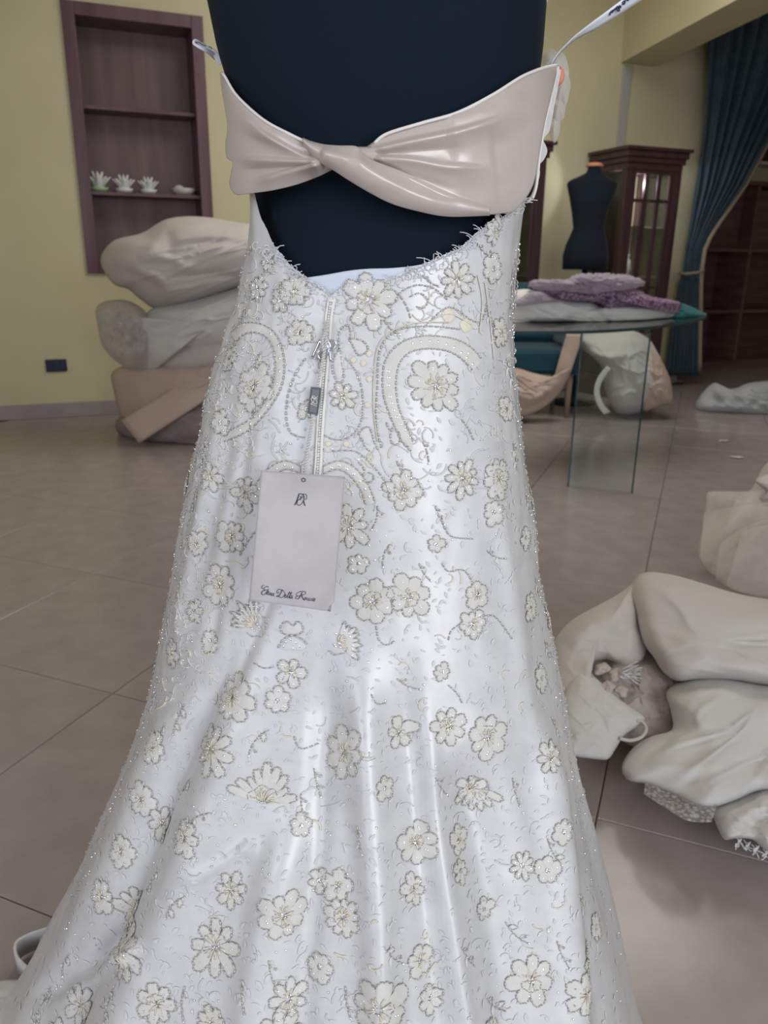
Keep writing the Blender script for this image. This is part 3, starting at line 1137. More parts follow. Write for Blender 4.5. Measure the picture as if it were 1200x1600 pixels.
for s in (xl + 0.06, xr - 0.06):
    for y in (YCH + 0.05, YCH + 0.55):
        mb = MB()
        mb.tube([(s, y, z_seat0 + 0.01), (s, y - 0.01, z_seat0 * 0.5), (s, y - 0.02, 0.0)], [0.028, 0.022, 0.015], 10)
        mb.build('leg', M_legwood, root)
r = empty('blush_drape', ((xl + xr) / 2 - 0.1, YCH - 0.1, 0), 'blush pink cloth hanging over the teal armchair to the floor', 'cloth')
sheet('hanging_cloth', [(885, 522), (898, 522), (912, 522)], [(866, 588), (878, 600), (888, 592)], YCH - 0.06, M_pink, r, 14, 20, wr=(0.01, 0.08, 0.02, 0), seed=3)
blob('floor_fold', [(760, 590), (800, 575), (835, 583), (866, 588), (890, 575), (884, 600), (868, 622), (845, 640), (815, 652), (780, 655), (740, 640)],
     YCH - 0.14, 0.10, 0.03, M_pink, r, seed=44, wr=(0.02, 0.02, 0.05, 0.5), creases=[([(790, 600), (830, 625), (870, 600)], 0.025, 6), ([(780, 630), (820, 640), (860, 618)], -0.02, 5)])

# cream dress bag standing behind the glass leg
YCB = 5.6
root = empty('cream_dress_bag', atY(990, 640, YCB) * np.array([1, 1, 0]), 'slumped cream dress bag on the floor behind the glass leg', 'garment bag')
blob('bag_cover', [(905, 525), (940, 515), (985, 516), (1012, 528), (1026, 548), (1036, 570), (1040, 600), (1030, 632), (1008, 642), (975, 648), (958, 640), (946, 610), (940, 575), (926, 558), (910, 545)],
     YCB, 0.30, 0.2, M_ivory, root, seed=51, wr=(0.03, 0.02, 0.03, 0.6), center=(985, 580),
     creases=[([(912, 545), (935, 556), (960, 558), (985, 552)], 0.05, 6), ([(1012, 530), (1030, 560), (1042, 600)], 0.04, 7), ([(985, 560), (1000, 590), (990, 630)], 0.02, 9)])
blob('bag_end', [(1010, 548), (1028, 556), (1040, 575), (1049, 600), (1050, 628), (1034, 634), (1018, 640), (1004, 640), (1004, 600)], YCB - 0.10, 0.16, 0.1, M_pink, root, seed=52,
     wr=(0.03, 0.04, 0.05, 0.8))
root = empty('ribbon_strip', atY(937, 645, YCB - 0.2) * np.array([1, 1, 0]), 'curved white ribbon hanging to the floor beside the cream bag', 'ribbon')
sheet('strip', [(948, 572), (934, 590), (928, 612), (934, 634), (944, 648)], [(955, 576), (942, 594), (937, 612), (942, 630), (954, 644)], YCB - 0.34, M_ivory2, root, 24, 5, wr=(0.0, 0.1, 0.1, 0))

# pale heap on the floor, far right
YH = 5.9
root = empty('organza_heap', atY(1150, 640, YH) * np.array([1, 1, 0]), 'pale grey organza skirt crumpled on the far floor at right', 'dress')
blob('organza', [(1086, 634), (1094, 618), (1108, 603), (1119, 598), (1134, 607), (1152, 606), (1168, 599), (1200, 595), (1260, 590), (1330, 610), (1330, 655), (1240, 660), (1190, 656), (1150, 648), (1110, 644), (1092, 642)],
     YH, 0.22, 0.3, M_greytulle, root, seed=61, wr=(0.05, 0.03, 0.05, 0.5), center=(1180, 628),
     creases=[([(1117, 600), (1124, 620), (1118, 630)], 0.05, 5), ([(1100, 632), (1150, 636), (1185, 642)], 0.04, 5)])

# tulle skirt heap, right
YT = 2.75
root = empty('tulle_skirt', atY(1200, 900, 2.6) * np.array([1, 1, 0]), 'ruffled white tulle skirt heaped on the floor at the right edge', 'dress')


def tyh(x, y):
    return float(np.interp(y, [740, 930], [2.75, 2.5]))


blob('tulle_layer', [(1105, 770), (1140, 768), (1170, 768), (1182, 750), (1200, 722), (1260, 690), (1400, 720), (1420, 860), (1380, 950), (1260, 955), (1190, 930), (1140, 920), (1118, 905), (1124, 880), (1092, 872), (1096, 830), (1100, 815), (1106, 800)],
     tyh, 0.18, 0.3, M_tulle, root, seed=71, wr=(0.05, 0.02, 0.025, 0.7), center=(1230, 840))
blob('tulle_layer', [(1130, 850), (1150, 800), (1180, 770), (1230, 760), (1330, 790), (1350, 900), (1250, 945), (1180, 932), (1135, 915)], lambda x, y: tyh(x, y) + 0.06, 0.14, 0.2, M_ivory2, root, seed=73,
     wr=(0.05, 0.03, 0.03, 0.4), center=(1230, 850))
for k, (top_, bot_, dy) in enumerate((
        ([(1106, 768), (1150, 768), (1210, 766)], [(1092, 872), (1130, 886), (1200, 880)], 0.16),
        ([(1100, 800), (1160, 790), (1230, 780)], [(1094, 872), (1120, 900), (1210, 915)], 0.22),
        ([(1125, 850), (1170, 820), (1240, 800)], [(1118, 905), (1160, 926), (1250, 935)], 0.28),
        ([(1150, 780), (1190, 790), (1260, 800)], [(1110, 890), (1180, 900), (1270, 890)], 0.20),
        ([(1160, 830), (1200, 820), (1270, 815)], [(1135, 915), (1190, 935), (1280, 950)], 0.33))):
    sheet('tulle_flounce', top_, bot_, lambda x, y: tyh(x, y) - dy, M_tulle, root, 90, 50, wr=(0.06, 0.035, 0.014, 0.4 + 0.2 * k), seed=75 + k, solid=0)
blob('satin_bodice', [(1180, 752), (1196, 742), (1230, 740), (1235, 790), (1200, 786), (1186, 780), (1196, 768)], lambda x, y: tyh(x, y) - 0.12, 0.08, 0.05, M_beige, root, seed=77)

# ------------------------------------------------------------------ ivory gown heap in the right foreground
root = empty('ivory_gown', atZ(1080, 1180, 0), 'ivory chiffon gown in a heap on the floor at right foreground', 'dress')


def gy(x, y):
    return float(np.interp(y, [890, 1000, 1100, 1190, 1262, 1310, 1350], [1.90, 1.73, 1.54, 1.41, 1.24, 1.155, 1.10]))


blob('inner_lining', [(905, 1045), (930, 1020), (1000, 1010), (1060, 1040), (1100, 1080), (1060, 1150), (1020, 1170), (985, 1165), (950, 1140), (920, 1100)], lambda x, y: gy(x, y) + 0.02, 0.04, 0.1, M_inner, root, seed=80,
     wr=(0.02, 0.03, 0.03, 0.8))
blob('lower_skirt', [(1042, 1080), (1075, 1062), (1120, 1058), (1180, 1068), (1260, 1080), (1330, 1120), (1330, 1230), (1250, 1240), (1190, 1235), (1150, 1250), (1110, 1262), (1085, 1258), (1050, 1240), (1010, 1225), (980, 1218), (972, 1195), (992, 1165), (1020, 1150), (1050, 1140), (1048, 1110)],
     lambda x, y: gy(x, y) - 0.05, 0.11, 0.1, M_ivory2, root, seed=81, wr=(0.020, 0.005, 0.013, -0.5), center=(1150, 1150),
     creases=[([(1060, 1085), (1110, 1068), (1190, 1080)], 0.03, 14), ([(1000, 1190), (1070, 1200), (1150, 1180)], 0.02, 14), ([(1050, 1150), (1030, 1170), (985, 1200)], -0.015, 10), ([(1090, 1100), (1120, 1160), (1110, 1240)], 0.014, 22)])
blob('upper_fold', [(992, 955), (986, 930), (992, 905), (1010, 894), (1050, 898), (1100, 912), (1150, 927), (1210, 938), (1300, 950), (1360, 1000), (1340, 1080), (1250, 1078), (1190, 1068), (1140, 1062), (1090, 1062), (1058, 1064), (1036, 1050), (1022, 1028), (1003, 1000)],
     lambda x, y: gy(x, y) - 0.06, 0.14, 0.15, M_ivory, root, seed=83, wr=(0.018, 0.004, 0.010, 0.25), center=(1130, 1000),
     creases=[([(1000, 930), (1012, 980), (1050, 1050)], 0.02, 18), ([(1080, 960), (1150, 975), (1230, 950)], 0.018, 22), ([(1100, 1040), (1160, 1010), (1240, 1020)], -0.02, 20), ([(1080, 1000), (1120, 1030), (1200, 1060)], 0.015, 16)])
blob('left_fold', [(985, 915), (1000, 905), (1006, 930), (1002, 975), (1012, 1000), (1004, 1030), (975, 1040), (945, 1030), (915, 1042), (902, 1070), (900, 1110), (905, 1150), (880, 1150), (872, 1110), (864, 1060), (862, 1020), (872, 992), (895, 968), (930, 948), (960, 932)],
     lambda x, y: gy(x, y) - 0.03, 0.085, 0.1, M_ivory, root, seed=85, wr=(0.008, 0.012, 0.015, 0.4), center=(935, 995), power=1.7,
     creases=[([(880, 1010), (920, 980), (985, 960)], 0.03, 20), ([(975, 930), (990, 980), (985, 1025)], 0.025, 12)])
blob('left_flap', [(893, 1060), (905, 1042), (930, 1058), (960, 1085), (985, 1105), (1008, 1122), (995, 1135), (975, 1150), (962, 1170), (950, 1186), (930, 1186), (900, 1182), (882, 1176), (876, 1130), (880, 1090)],
     lambda x, y: gy(x, y) - 0.07, 0.045, 0.05, M_ivory2, root, seed=87, wr=(0.006, 0.02, 0.03, 0.4), creases=[([(905, 1050), (950, 1085), (1005, 1122)], 0.012, 6)])
# silk blossoms and frayed fringe inside the opening
for k, (x, y, rr) in enumerate(((915, 1055, 12), (940, 1045, 13), (962, 1055, 13), (950, 1075, 12), (972, 1080, 11))):
    blob('silk_petal', [(x + rr * math.cos(a) * (1 + 0.25 * math.sin(3 * a + k)), y + rr * math.sin(a) * (0.8 + 0.2 * math.cos(2 * a + k))) for a in np.linspace(0, 2 * math.pi, 12, endpoint=False)],
         lambda x_, y_: gy(x_, y_) - 0.075, 0.02, 0.01, M_inner, root, seed=90 + k, wr=(0.006, 0.2, 0.12, k), rings=12, n=40)
mb = MB()
rng = random.Random(5)
for k in range(34):
    a = rng.uniform(-0.75, 0.55)
    x0, y0 = 972 + rng.uniform(-4, 4), 1052 + rng.uniform(-6, 6)
    L = rng.uniform(20, 34)
    pts = [atY(x0 + L * t * math.cos(a), y0 + L * t * math.sin(a) + 4 * t * t, gy(x0, y0) - 0.10 + 0.02 * t * rng.uniform(-1, 1)) for t in np.linspace(0, 1, 5)]
    mb.tube(pts, [0.0024, 0.0024, 0.002, 0.0016, 0.0008], 4)
tag(mb.build('frayed_fringe', M_ivory2, root), kind='stuff')
mb = MB()
mb.tube([atY(x, y, gy(x, y) - 0.09) for x, y in smooth_line([(968, 1154), (985, 1157), (1002, 1152), (1010, 1140), (1004, 1128), (994, 1126)], 24)], 0.0035, 6)
mb.build('satin_loop', M_beige, root)
# lace hem and frayed corner
sheet('lace_hem', [(1008, 1222), (1045, 1238), (1085, 1256), (1120, 1258)], [(1006, 1240), (1040, 1262), (1075, 1282), (1112, 1284)], lambda x, y: gy(x, y) - 0.07, M_lacehem, root, 60, 14, wr=(0.006, 0.06, 0.05, 0.5), seed=91, solid=0.002)
blob('hem_fold', [(1112, 1262), (1150, 1244), (1190, 1222), (1260, 1190), (1330, 1200), (1350, 1350), (1260, 1352), (1200, 1330), (1176, 1312), (1150, 1310), (1132, 1312), (1122, 1295), (1116, 1280)],
     lambda x, y: gy(x, y) - 0.02, 0.06, 0.05, M_ivory2, root, seed=92, wr=(0.015, 0.02, 0.012, 0.2), center=(1220, 1275),
     creases=[([(1130, 1300), (1180, 1260), (1240, 1215)], 0.02, 10), ([(1160, 1305), (1200, 1280), (1250, 1270)], -0.015, 8)])
mb = MB()
for k in range(26):
    t = k / 25
    x0, y0 = 1150 + 55 * t, 1308 + 26 * t + rng.uniform(-2, 2)
    pts = [atY(x0 + 5 * math.sin(3 * q + k), y0 + q * rng.uniform(8, 18), gy(x0, y0 + q * 14) - 0.05) for q in np.linspace(0, 1, 5)]
    pts = [np.array([p[0], p[1], max(p[2], 0.004)]) for p in pts]
    mb.tube(pts, 0.0009, 4)
tag(mb.build('loose_threads', M_thread, root), kind='stuff')

# paper scraps on the far floor
for k, (x, y, lab) in enumerate(((1130, 690, 'white paper scrap on the floor, nearer the far heap'), (1151, 716, 'white paper scrap on the floor, nearer the tulle skirt'))):
    c = atZ(x, y, 0)
    mb = MB()
    G = [[(c[0] + (i - 2) * 0.016 + 0.006 * math.sin(j * 2 + k), c[1] + (j - 1) * 0.02, 0.004 + 0.006 * abs(math.sin(i * 1.3 + j + k))) for i in range(5)] for j in range(3)]
    mb.grid(np.array(G))
    tag(mb.build('paper_scrap', M_ivory2, solid=0.001, origin=c), lab, 'paper', 'paper scraps on the floor')

# ================================================================== the main dress form and the wedding dress
YC = 0.88
KZ = np.array([1.45, 1.35, 1.25, 1.18, 1.12, 1.06, 1.0, .94, .88, .82, .76, .70, .62, .54, .46, .38, .30, .22, .14, .07, 0.])[::-1]
LZ = np.array([0.1851, 0.192, 0.174, 0.1537, 0.1429, 0.1464, 0.1605, 0.1868, 0.204, 0.2225, 0.2349, 0.2482, 0.2658, 0.2849, 0.3129, 0.3481, 0.3823, 0.421, 0.4615, 0.509, 0.5352])[::-1]
RZ = np.array([0.1572, 0.1557, 0.1544, 0.1487, 0.1415, 0.1354, 0.1335, 0.1401, 0.1489, 0.1597, 0.1749, 0.1829, 0.2032, 0.2216, 0.2365, 0.2575, 0.2815, 0.3039, 0.3229, 0.3439, 0.3675])[::-1]
BZ = np.array([0.1, 0.112, 0.116, 0.1165, 0.1119, 0.1073, 0.1136, 0.1308, 0.148, 0.1591, 0.1702, 0.188, 0.2136, 0.25, 0.29, 0.33, 0.37, 0.4127, 0.4567, 0.5033, 0.55])[::-1]


def bodysurf(a, z, off=0.0, dress=True):
    """point(s) of the figure at angle a (pi/2 faces the camera) and height z"""
    a, z = np.asarray(a, float), np.asarray(z, float)
    l, r, b = np.interp(z, KZ, LZ), np.interp(z, KZ, RZ), np.interp(z, KZ, BZ)
    fr = b * (0.9 if dress else 1.0)
    ca, sa = np.cos(a), np.sin(a)
    e = 2 / 2.25
    cx, sy = np.sign(ca) * np.abs(ca) ** e, np.sign(sa) * np.abs(sa) ** e
    X = np.where(cx > 0, r + off, l + off) * cx
    Y = YC - np.where(sy > 0, b + off, fr + off) * sy
    return np.stack([X, Y, z], -1)


# --- the form itself
form = empty('tailor_dummy', (0, YC, 0), 'large dark navy tailor dummy wearing the white beaded wedding dress', 'dress form')
mb = MB()
zs = np.concatenate([np.linspace(0.62, 1.40, 60)])
rings = [bodysurf(np.linspace(-math.pi, math.pi, 72, endpoint=False), np.full(72, z), float(-0.012 + 0.010 * sstep(1.12, 1.22, z)), False) for z in zs]
top = rings[-1]
cen = np.array([0.0, YC, 1.40])
for t, dzv in ((0.93, 0.02), (0.8, 0.045), (0.6, 0.065), (0.42, 0.085), (0.34, 0.11), (0.32, 0.15)):
    rings.append(np.stack([cen[0] + (top[:, 0] - cen[0]) * t, cen[1] + (top[:, 1] - cen[1]) * (0.5 + 0.5 * t), np.full(72, 1.40 + dzv)], -1))
mb.grid(np.array(rings), wrap=True)
mb.f.append(tuple(range(72)))
mb.fm.append(0)
mb.build('torso', M_form, form)
mb = MB()
mb.lathe([(0.055, 1.55), (0.055, 1.562), (0.03, 1.575), (0.012, 1.60)], (0, YC, 0), 24)
mb.build('neck_cap', M_legwood, form)
mb = MB()
mb.lathe([(0.018, 0.03), (0.018, 0.64)], (0, YC, 0), 14)
mb.build('pole', M_metal, form)
mb = MB()
mb.lathe([(0.17, 0.0015), (0.17, 0.016), (0.05, 0.03), (0.018, 0.05)], (0, YC, 0), 28)
mb.build('base', M_formb, form)

# --- folds of the skirt, traced from the photograph: (line in px, height m, width px)
FOLDS = [
    ([(395, 960), (350, 1050), (305, 1150), (258, 1260), (215, 1370), (170, 1470), (90, 1650)], -0.014, 15),
    ([(440, 1000), (392, 1100), (335, 1250), (280, 1400), (210, 1560), (150, 1700)], 0.012, 42),
    ([(290, 1060), (235, 1200), (175, 1340), (110, 1470), (40, 1600)], 0.010, 26),
    ([(515, 985), (508, 1080), (500, 1200), (490, 1330), (478, 1470), (465, 1700)], -0.012, 22),
    ([(470, 1250), (430, 1400), (400, 1550), (380, 1700)], 0.010, 35),
    ([(562, 980), (572, 1120), (580, 1260), (590, 1420), (600, 1620), (606, 1750)], 0.016, 28),
    ([(632, 1000), (640, 1130), (650, 1270), (668, 1430), (690, 1620), (705, 1750)], -0.012, 22),
    ([(650, 1040), (672, 1200), (690, 1350), (715, 1500), (742, 1660)], 0.009, 18),
    ([(715, 1150), (760, 1330), (790, 1500), (815, 1680)], -0.018, 46),
    ([(838, 1080), (858, 1230), (876, 1380), (895, 1560), (905, 1700)], 0.020, 20),
    ([(905, 1320), (930, 1480), (955, 1660)], -0.008, 14),
    ([(760, 700), (790, 850), (812, 1000), (830, 1150)], 0.004, 16),
    ([(330, 720), (305, 850), (280, 980)], 0.005, 12),
    ([(365, 640), (340, 760), (318, 880)], -0.004, 12),
    ([(410, 600), (380, 720), (356, 860), (330, 1000)], -0.003, 10),
    ([(440, 880), (400, 980), (362, 1080)], -0.006, 12),
    ([(300, 1370), (340, 1350), (390, 1320)], 0.006, 9),
    ([(120, 1560), (170, 1500), (230, 1465)], 0.012, 10),
    ([(60, 1570), (120, 1520), (170, 1480)], -0.010, 12),
]
FOLDS = [(smooth_line(l, 40), h * (1.5 if abs(h) > 0.0085 and w >= 26 else 1.0), w) for l, h, w in FOLDS]


def fold_relief(P, a):
    Q = proj(P)
    rel = np.zeros(len(P))
    vis = sstep(-0.1, 0.35, np.sin(a))
    for l, h, w in FOLDS:
        d, fr = pl_dist(Q, l)
        rel += h * np.exp(-(d / w) ** 2) * sstep(0.0, 0.25, fr)
    amp = sstep(0.85, 0.1, P[:, 2]) * 0.02
    side = amp * np.sin(a * 11 + 3 * P[:, 2]) * (1 - vis)
    return rel * vis + side


NECK = np.array([(398, 298), (407, 338), (425, 379), (450, 411), (480, 434), (505, 448), (518, 462), (530, 450), (545, 441), (570, 438), (600, 437), (640, 421), (680, 404), (720, 386), (750, 358), (790, 335), (815, 312), (828, 298)], float)
NA = 420
A_ = np.linspace(-math.pi, math.pi, NA, endpoint=False)
ztop = np.zeros(NA)
zt_ = np.linspace(0.90, 1.26, 400)
for i, a in enumerate(A_):
    q = proj(bodysurf(np.full(400, a), zt_, 0.004))
    ny = np.interp(q[:, 0], NECK[:, 0], NECK[:, 1], left=298, right=298)
    ok = q[:, 1] >= ny
    k = np.argmin(ok) if not ok.all() else 399
    ztop[i] = zt_[max(k - 1, 0)]
    f_ = float(sstep(0.03, 0.34, -math.sin(a)))
    ztop[i] = min(ztop[i], 1.12) * (1 - f_) + 1.25 * f_
NR = 250
tt = np.linspace(0, 1, NR)
G = np.zeros((NR, NA, 3))
for i, t in enumerate(tt):
    z = ztop * (1 - t) + 0.004 * t
    G[i] = bodysurf(A_, z, 0.004)
P = G.reshape(-1, 3)
AA = np.tile(A_, NR)
rel = fold_relief(P, AA)
nx = np.stack([np.cos(AA), -np.sin(AA), np.zeros(len(AA))], -1)
crk = np.array([noise.noise(Vector((p[0] * 30, p[1] * 30, p[2] * 9))) + 0.5 * noise.noise(Vector((p[0] * 70, p[1] * 70, p[2] * 25))) for p in P])
left = sstep(0.35, 0.95, -np.cos(AA)) + 0.5 * sstep(0.7, 1.0, np.cos(AA))
rel += crk * (0.0010 + 0.0028 * left * sstep(0.5, 0.8, P[:, 2]))
wav = np.array([noise.noise(Vector((p[0] * 7, p[1] * 7, p[2] * 5 + 4))) for p in P])
rel += wav * 0.010 * sstep(0.55, 0.1, P[:, 2])
P = P + nx * rel[:, None]
P[:, 2] = np.maximum(P[:, 2], 0.003)
G = P.reshape(NR, NA, 3)
dress = empty('wedding_dress', (0, YC, 0), 'white beaded lace wedding dress with open back and champagne satin bow', 'dress')
mb = MB()
mb.grid(G, wrap=True)
gown = mb.build('gown_fabric', M_satin, dress)
BV = BVHTree.FromPolygons([tuple(p) for p in mb.v], mb.f)
CAMV = Vector(CAM)


def hit(px, py):
    d = Vector(ray(px, py)).normalized()
    h = BV.ray_cast(CAMV, d)
    if h[0] is None:
        return None, None
    n = h[1]
    if n.dot(d) > 0:
        n = -n
    return np.array(h[0]), np.array(n)


def on_dress(px, py, lift=0.0012):
    p, n = hit(px, py)
    if p is None:
        return None
    return p + n * lift


# hem loop at the lower left
mb = MB()
lp = smooth_line([(95, 1512), (60, 1530), (32, 1512), (26, 1488), (44, 1474), (78, 1462), (112, 1448)], 40)
mb.grid(np.array([[atZ(x, y, 0.035) + np.array([0.012 * (q - 0.5), -0.02 * (q - 0.5), 0.055 * (q - 0.5)]) for x, y in lp] for q in (0, 0.5, 1)]))
mb.build('hem_loop', M_satin, dress, solid=0.004)

blob('train_fold', [(-60, 1560), (-20, 1538), (20, 1530), (52, 1540), (70, 1575), (75, 1640), (40, 1690), (-60, 1690)], lambda x, y: float(np.interp(y, [1530, 1690], [0.86, 0.70])), 0.02, 0.02, M_satin, dress, seed=101, wr=(0.012, 0.02, 0.03, 0.5))
# lining strip behind the neckline and the open zip
mb = MB()
lt = smooth_line([(462, 436), (505, 430), (545, 423), (575, 420), (610, 419), (642, 416), (665, 412)], 40)
lb_ = smooth_line([(462, 470), (505, 475), (545, 480), (575, 478), (610, 474), (642, 460), (665, 440)], 40)
Gl = []
for v in np.linspace(0, 1, 10):
    row = []
    for q0, q1_ in zip(lt, lb_):
        q = q0 * (1 - v) + q1_ * v
        xm = (q[0] - 600) / 230
        row.append(atY(q[0], q[1], YC - 0.1115 * (1 - abs(xm) ** 2.3) ** (1 / 2.3)))
    Gl.append(row)
mb.grid(np.array(Gl))
mb.build('back_lining', M_lining, dress, solid=0.001)

# zip: two tapes, coil and slider
z0l = [(519, 466), (514, 500), (509, 560), (504, 620), (500, 680), (498, 722), (496, 745)]
for k, (dx, wpx) in enumerate(((-4.5, 2.0), (4.0, 2.6))):
    L = smooth_line([(x + dx, y) for x, y in z0l], 60)
    mb = MB()
    pts = [on_dress(x, y, 0.0014) for x, y in L]
    mb.tube(np.array([p for p in pts if p is not None]), wpx * 0.00065, 6)
    mb.build('zip_tape', M_zip, dress)
mb = MB()
L = smooth_line(z0l, 70)
for x, y in L[:-1]:
    p, nn = hit(x, y)
    if p is not None:
        mb.box(p + nn * 0.0008, 0.0026, 0.0012, 0.0016)
mb.build('zip_teeth', M_zip, dress, smooth=False)
for (x, y, w, h) in ((520, 470, 11, 4), (519, 479, 9, 3)):
    p, nn = hit(x, y)
    mb = MB()
    mb.box(p + nn * 0.002, w * 0.00065, 0.002, h * 0.00065)
    mb.build('hook_eye', M_zip, dress, bevel=0.0006)

# ------------------------------------------------------------------ satin bow band
def bandY(x, y):
    xm = np.clip((x - 607) / 268, -0.999, 0.999)
    z = atY(x, y, YC - 0.1)[2]
    b = np.interp(z, KZ, BZ) + 0.006
    return YC - b * (1 - abs(xm) ** 2.25) ** (1 / 2.25)


bow = empty('bow_band', (0, YC - 0.1, 1.18))
bow.parent = dress
bow.location = (0, -0.1, 1.18)


def side_of(XY, line):
    best = np.full(len(XY), 1e9)
    sg = np.ones(len(XY))
    for a, b in zip(line[:-1], line[1:]):
        ab = b - a
        t = np.clip(((XY - a) @ ab) / max(ab @ ab, 1e-9), 0, 1)
        q = XY - (a + t[:, None] * ab)
        dd_ = np.linalg.norm(q, axis=1)
        m_ = dd_ < best
        best[m_] = dd_[m_]
        sg[m_] = np.where(q[m_, 1] < 0, -1, 1)
    return sg


def panel(name, topl, botl, creases, m, lift, nu=170, nv=84, wr=0.0010, seed=2, wrap_l=False, wrap_r=False, edge_round=0.006, power=3, ledge=None, redge=None):
    A, B = smooth_line(topl, nu), smooth_line(botl, nu)
    fl, uv = [], []
    for i in range(nv):
        for j in range(nu):
            v = i / (nv - 1)
            fl.append(A[j] + (B[j] - A[j]) * v)
            uv.append((j / (nu - 1), v))
    fl, uv = np.array(fl), np.array(uv)
    for E, uu, p0, p1 in ((ledge, 1 - uv[:, 0], A[0], B[0]), (redge, uv[:, 0], A[-1], B[-1])):
        if E is not None:
            S = smooth_line(E, 80)
            tv = np.linspace(0, 1, 80)
            off = S - (p0 + (p1 - p0) * tv[:, None])
            for c_ in (0, 1):
                fl[:, c_] += np.interp(uv[:, 1], tv, off[:, c_]) * uu ** 4
    rel = np.zeros(len(fl))
    for cr in creases:
        d, fr = pl_dist(fl, smooth_line(cr[0], 30))
        # soft side below, sharper above
        tp = np.clip(1.15 - fr * (cr[3] if len(cr) > 3 else 0.6), 0, 1) * sstep(0.0, 0.14, fr) * (1 - sstep(0.70, 1.0, fr))
        sg = side_of(fl, smooth_line(cr[0], 30))
        rel += tp * cr[1] * np.where(sg > 0, np.exp(-(d / cr[2] / 2.6) ** 1.3), np.exp(-(d / cr[2] / 0.75) ** 2) * 0.85 + 0.15 * np.exp(-(d / cr[2] / 3) ** 2))
    for i, (x, y) in enumerate(fl):
        rel[i] += wr * (fnoise(x * 0.018, y * 0.03, seed) + 0.25 * fnoise(x * 0.05, y * 0.06, seed + 2))
    rnd = 1 - np.abs(uv[:, 1] * 2 - 1) ** power
    L_ = lift(uv) if callable(lift) else lift
    rel += L_ + edge_round * rnd
    P = []
    for (x, y), t in zip(fl, rel):
        d = ray(x, y)
        P.append(atY(x, y, bandY(x, y)) - d / np.linalg.norm(d) * t)
    P = np.array(P).reshape(nv, nu, 3)
    ext = []
    if wrap_l or wrap_r:
        c = P[:, 0] if wrap_l else P[:, -1]
        cols = []
        for q in (1, 2, 3, 4, 5):
            s = -1 if wrap_l else 1
            cq = c + np.array([-s * 0.004 * q * q * 0.5, 0.02 * q, 0.0])
            cq[:, 2] = c[:, 2].mean() + (c[:, 2] - c[:, 2].mean()) * (1 - 0.10 * q)
            cols.append(cq)
        cols = np.array(cols).transpose(1, 0, 2)
        P = np.concatenate([cols[:, ::-1], P], 1) if wrap_l else np.concatenate([P, cols], 1)
    mb = MB()
    mb.grid(P)
    return mb.build(name, m, bow, solid=0.0022)


panel('left_panel',
      [(345, 113), (350, 121), (370, 153), (410, 190), (450, 212), (480, 226), (500, 231)],
      [(374, 304), (385, 303), (400, 301), (430, 296), (465, 287), (498, 274), (522, 262)],
      [([(507, 254), (495, 252), (465, 240), (420, 215), (375, 182)], 0.009, 5), ([(507, 254), (450, 252), (400, 249), (358, 246)], 0.010, 4.5),
       ([(507, 255), (470, 264), (430, 275), (392, 288)], 0.010, 5), ([(500, 250), (430, 230), (366, 205)], -0.004, 10), ([(500, 256), (430, 262), (366, 266)], -0.006, 8),
       ([(350, 115), (365, 143), (405, 180), (450, 210), (478, 228)], 0.004, 7, 0.0)], M_champ, 0.004, wrap_l=True, seed=5, ledge=[(345, 113), (348, 140), (353, 170), (357, 200), (354, 225), (356, 246), (365, 253), (362, 272), (360, 288), (366, 300), (374, 304)])
panel('right_panel',
      [(562, 236), (575, 230), (605, 211), (660, 194), (715, 178), (770, 150), (815, 122), (850, 108), (871, 104)],
      [(524, 262), (560, 290), (615, 318), (665, 331), (700, 336), (740, 336), (775, 334), (800, 330), (806, 322)],
      [([(572, 238), (640, 222), (720, 205), (785, 183), (812, 163)], 0.010, 5.5), ([(572, 247), (640, 250), (700, 260), (770, 262)], 0.011, 5),
       ([(572, 243), (650, 236), (740, 230)], -0.005, 10), ([(570, 252), (640, 275), (720, 300)], -0.004, 10), ([(575, 255), (640, 280), (690, 304), (745, 322)], 0.007, 5),
       ([(690, 190), (760, 175), (830, 140)], 0.004, 22, 0), ([(760, 230), (800, 220), (840, 180)], -0.003, 25, 0)], M_champ, 0.004, wrap_r=True, seed=8, redge=[(871, 104), (862, 140), (850, 190), (842, 235), (834, 280), (822, 306), (806, 322)])
panel('knot_strip',
      [(473, 217), (485, 222), (505, 227), (530, 229), (556, 230), (566, 240), (580, 251), (620, 266), (665, 285), (715, 305), (765, 324)],
      [(475, 222), (480, 232), (490, 244), (503, 254), (522, 265), (545, 280), (575, 298), (610, 316), (650, 328), (700, 337), (765, 335)],
      [([(500, 238), (530, 246), (560, 252)], 0.004, 9), ([(540, 240), (590, 275), (650, 305), (720, 328)], 0.005, 12, 0.2)], M_champ,
      lambda uv: 0.006 + 0.013 * np.exp(-((uv[:, 0] - 0.28) / 0.26) ** 2), seed=11, edge_round=0.007, power=2.2)
# the small fold where the right panel enters the knot
panel('knot_fold', [(553, 231), (560, 231), (568, 231), (578, 231), (590, 230)], [(558, 240), (566, 246), (574, 251), (584, 254), (596, 256)],
      [], M_champ, lambda uv: 0.014 * (1 - uv[:, 0]) + 0.005, seed=12, nu=20, nv=14, edge_round=0.004, wr=0.0)
# white piped upper edges
for pts in ([(347, 114), (352, 121), (371, 151), (411, 187), (451, 209), (482, 223), (512, 229)], [(585, 224), (605, 209), (660, 192), (715, 176), (770, 148), (815, 120), (850, 106), (871, 102)]):
    mb = MB()
    L = smooth_line(pts, 70)
    mb.tube(np.array([atY(x, y, bandY(x, y) - 0.007) for x, y in L]), 0.0015, 6)
    mb.build('piped_edge', M_white_edge, bow)
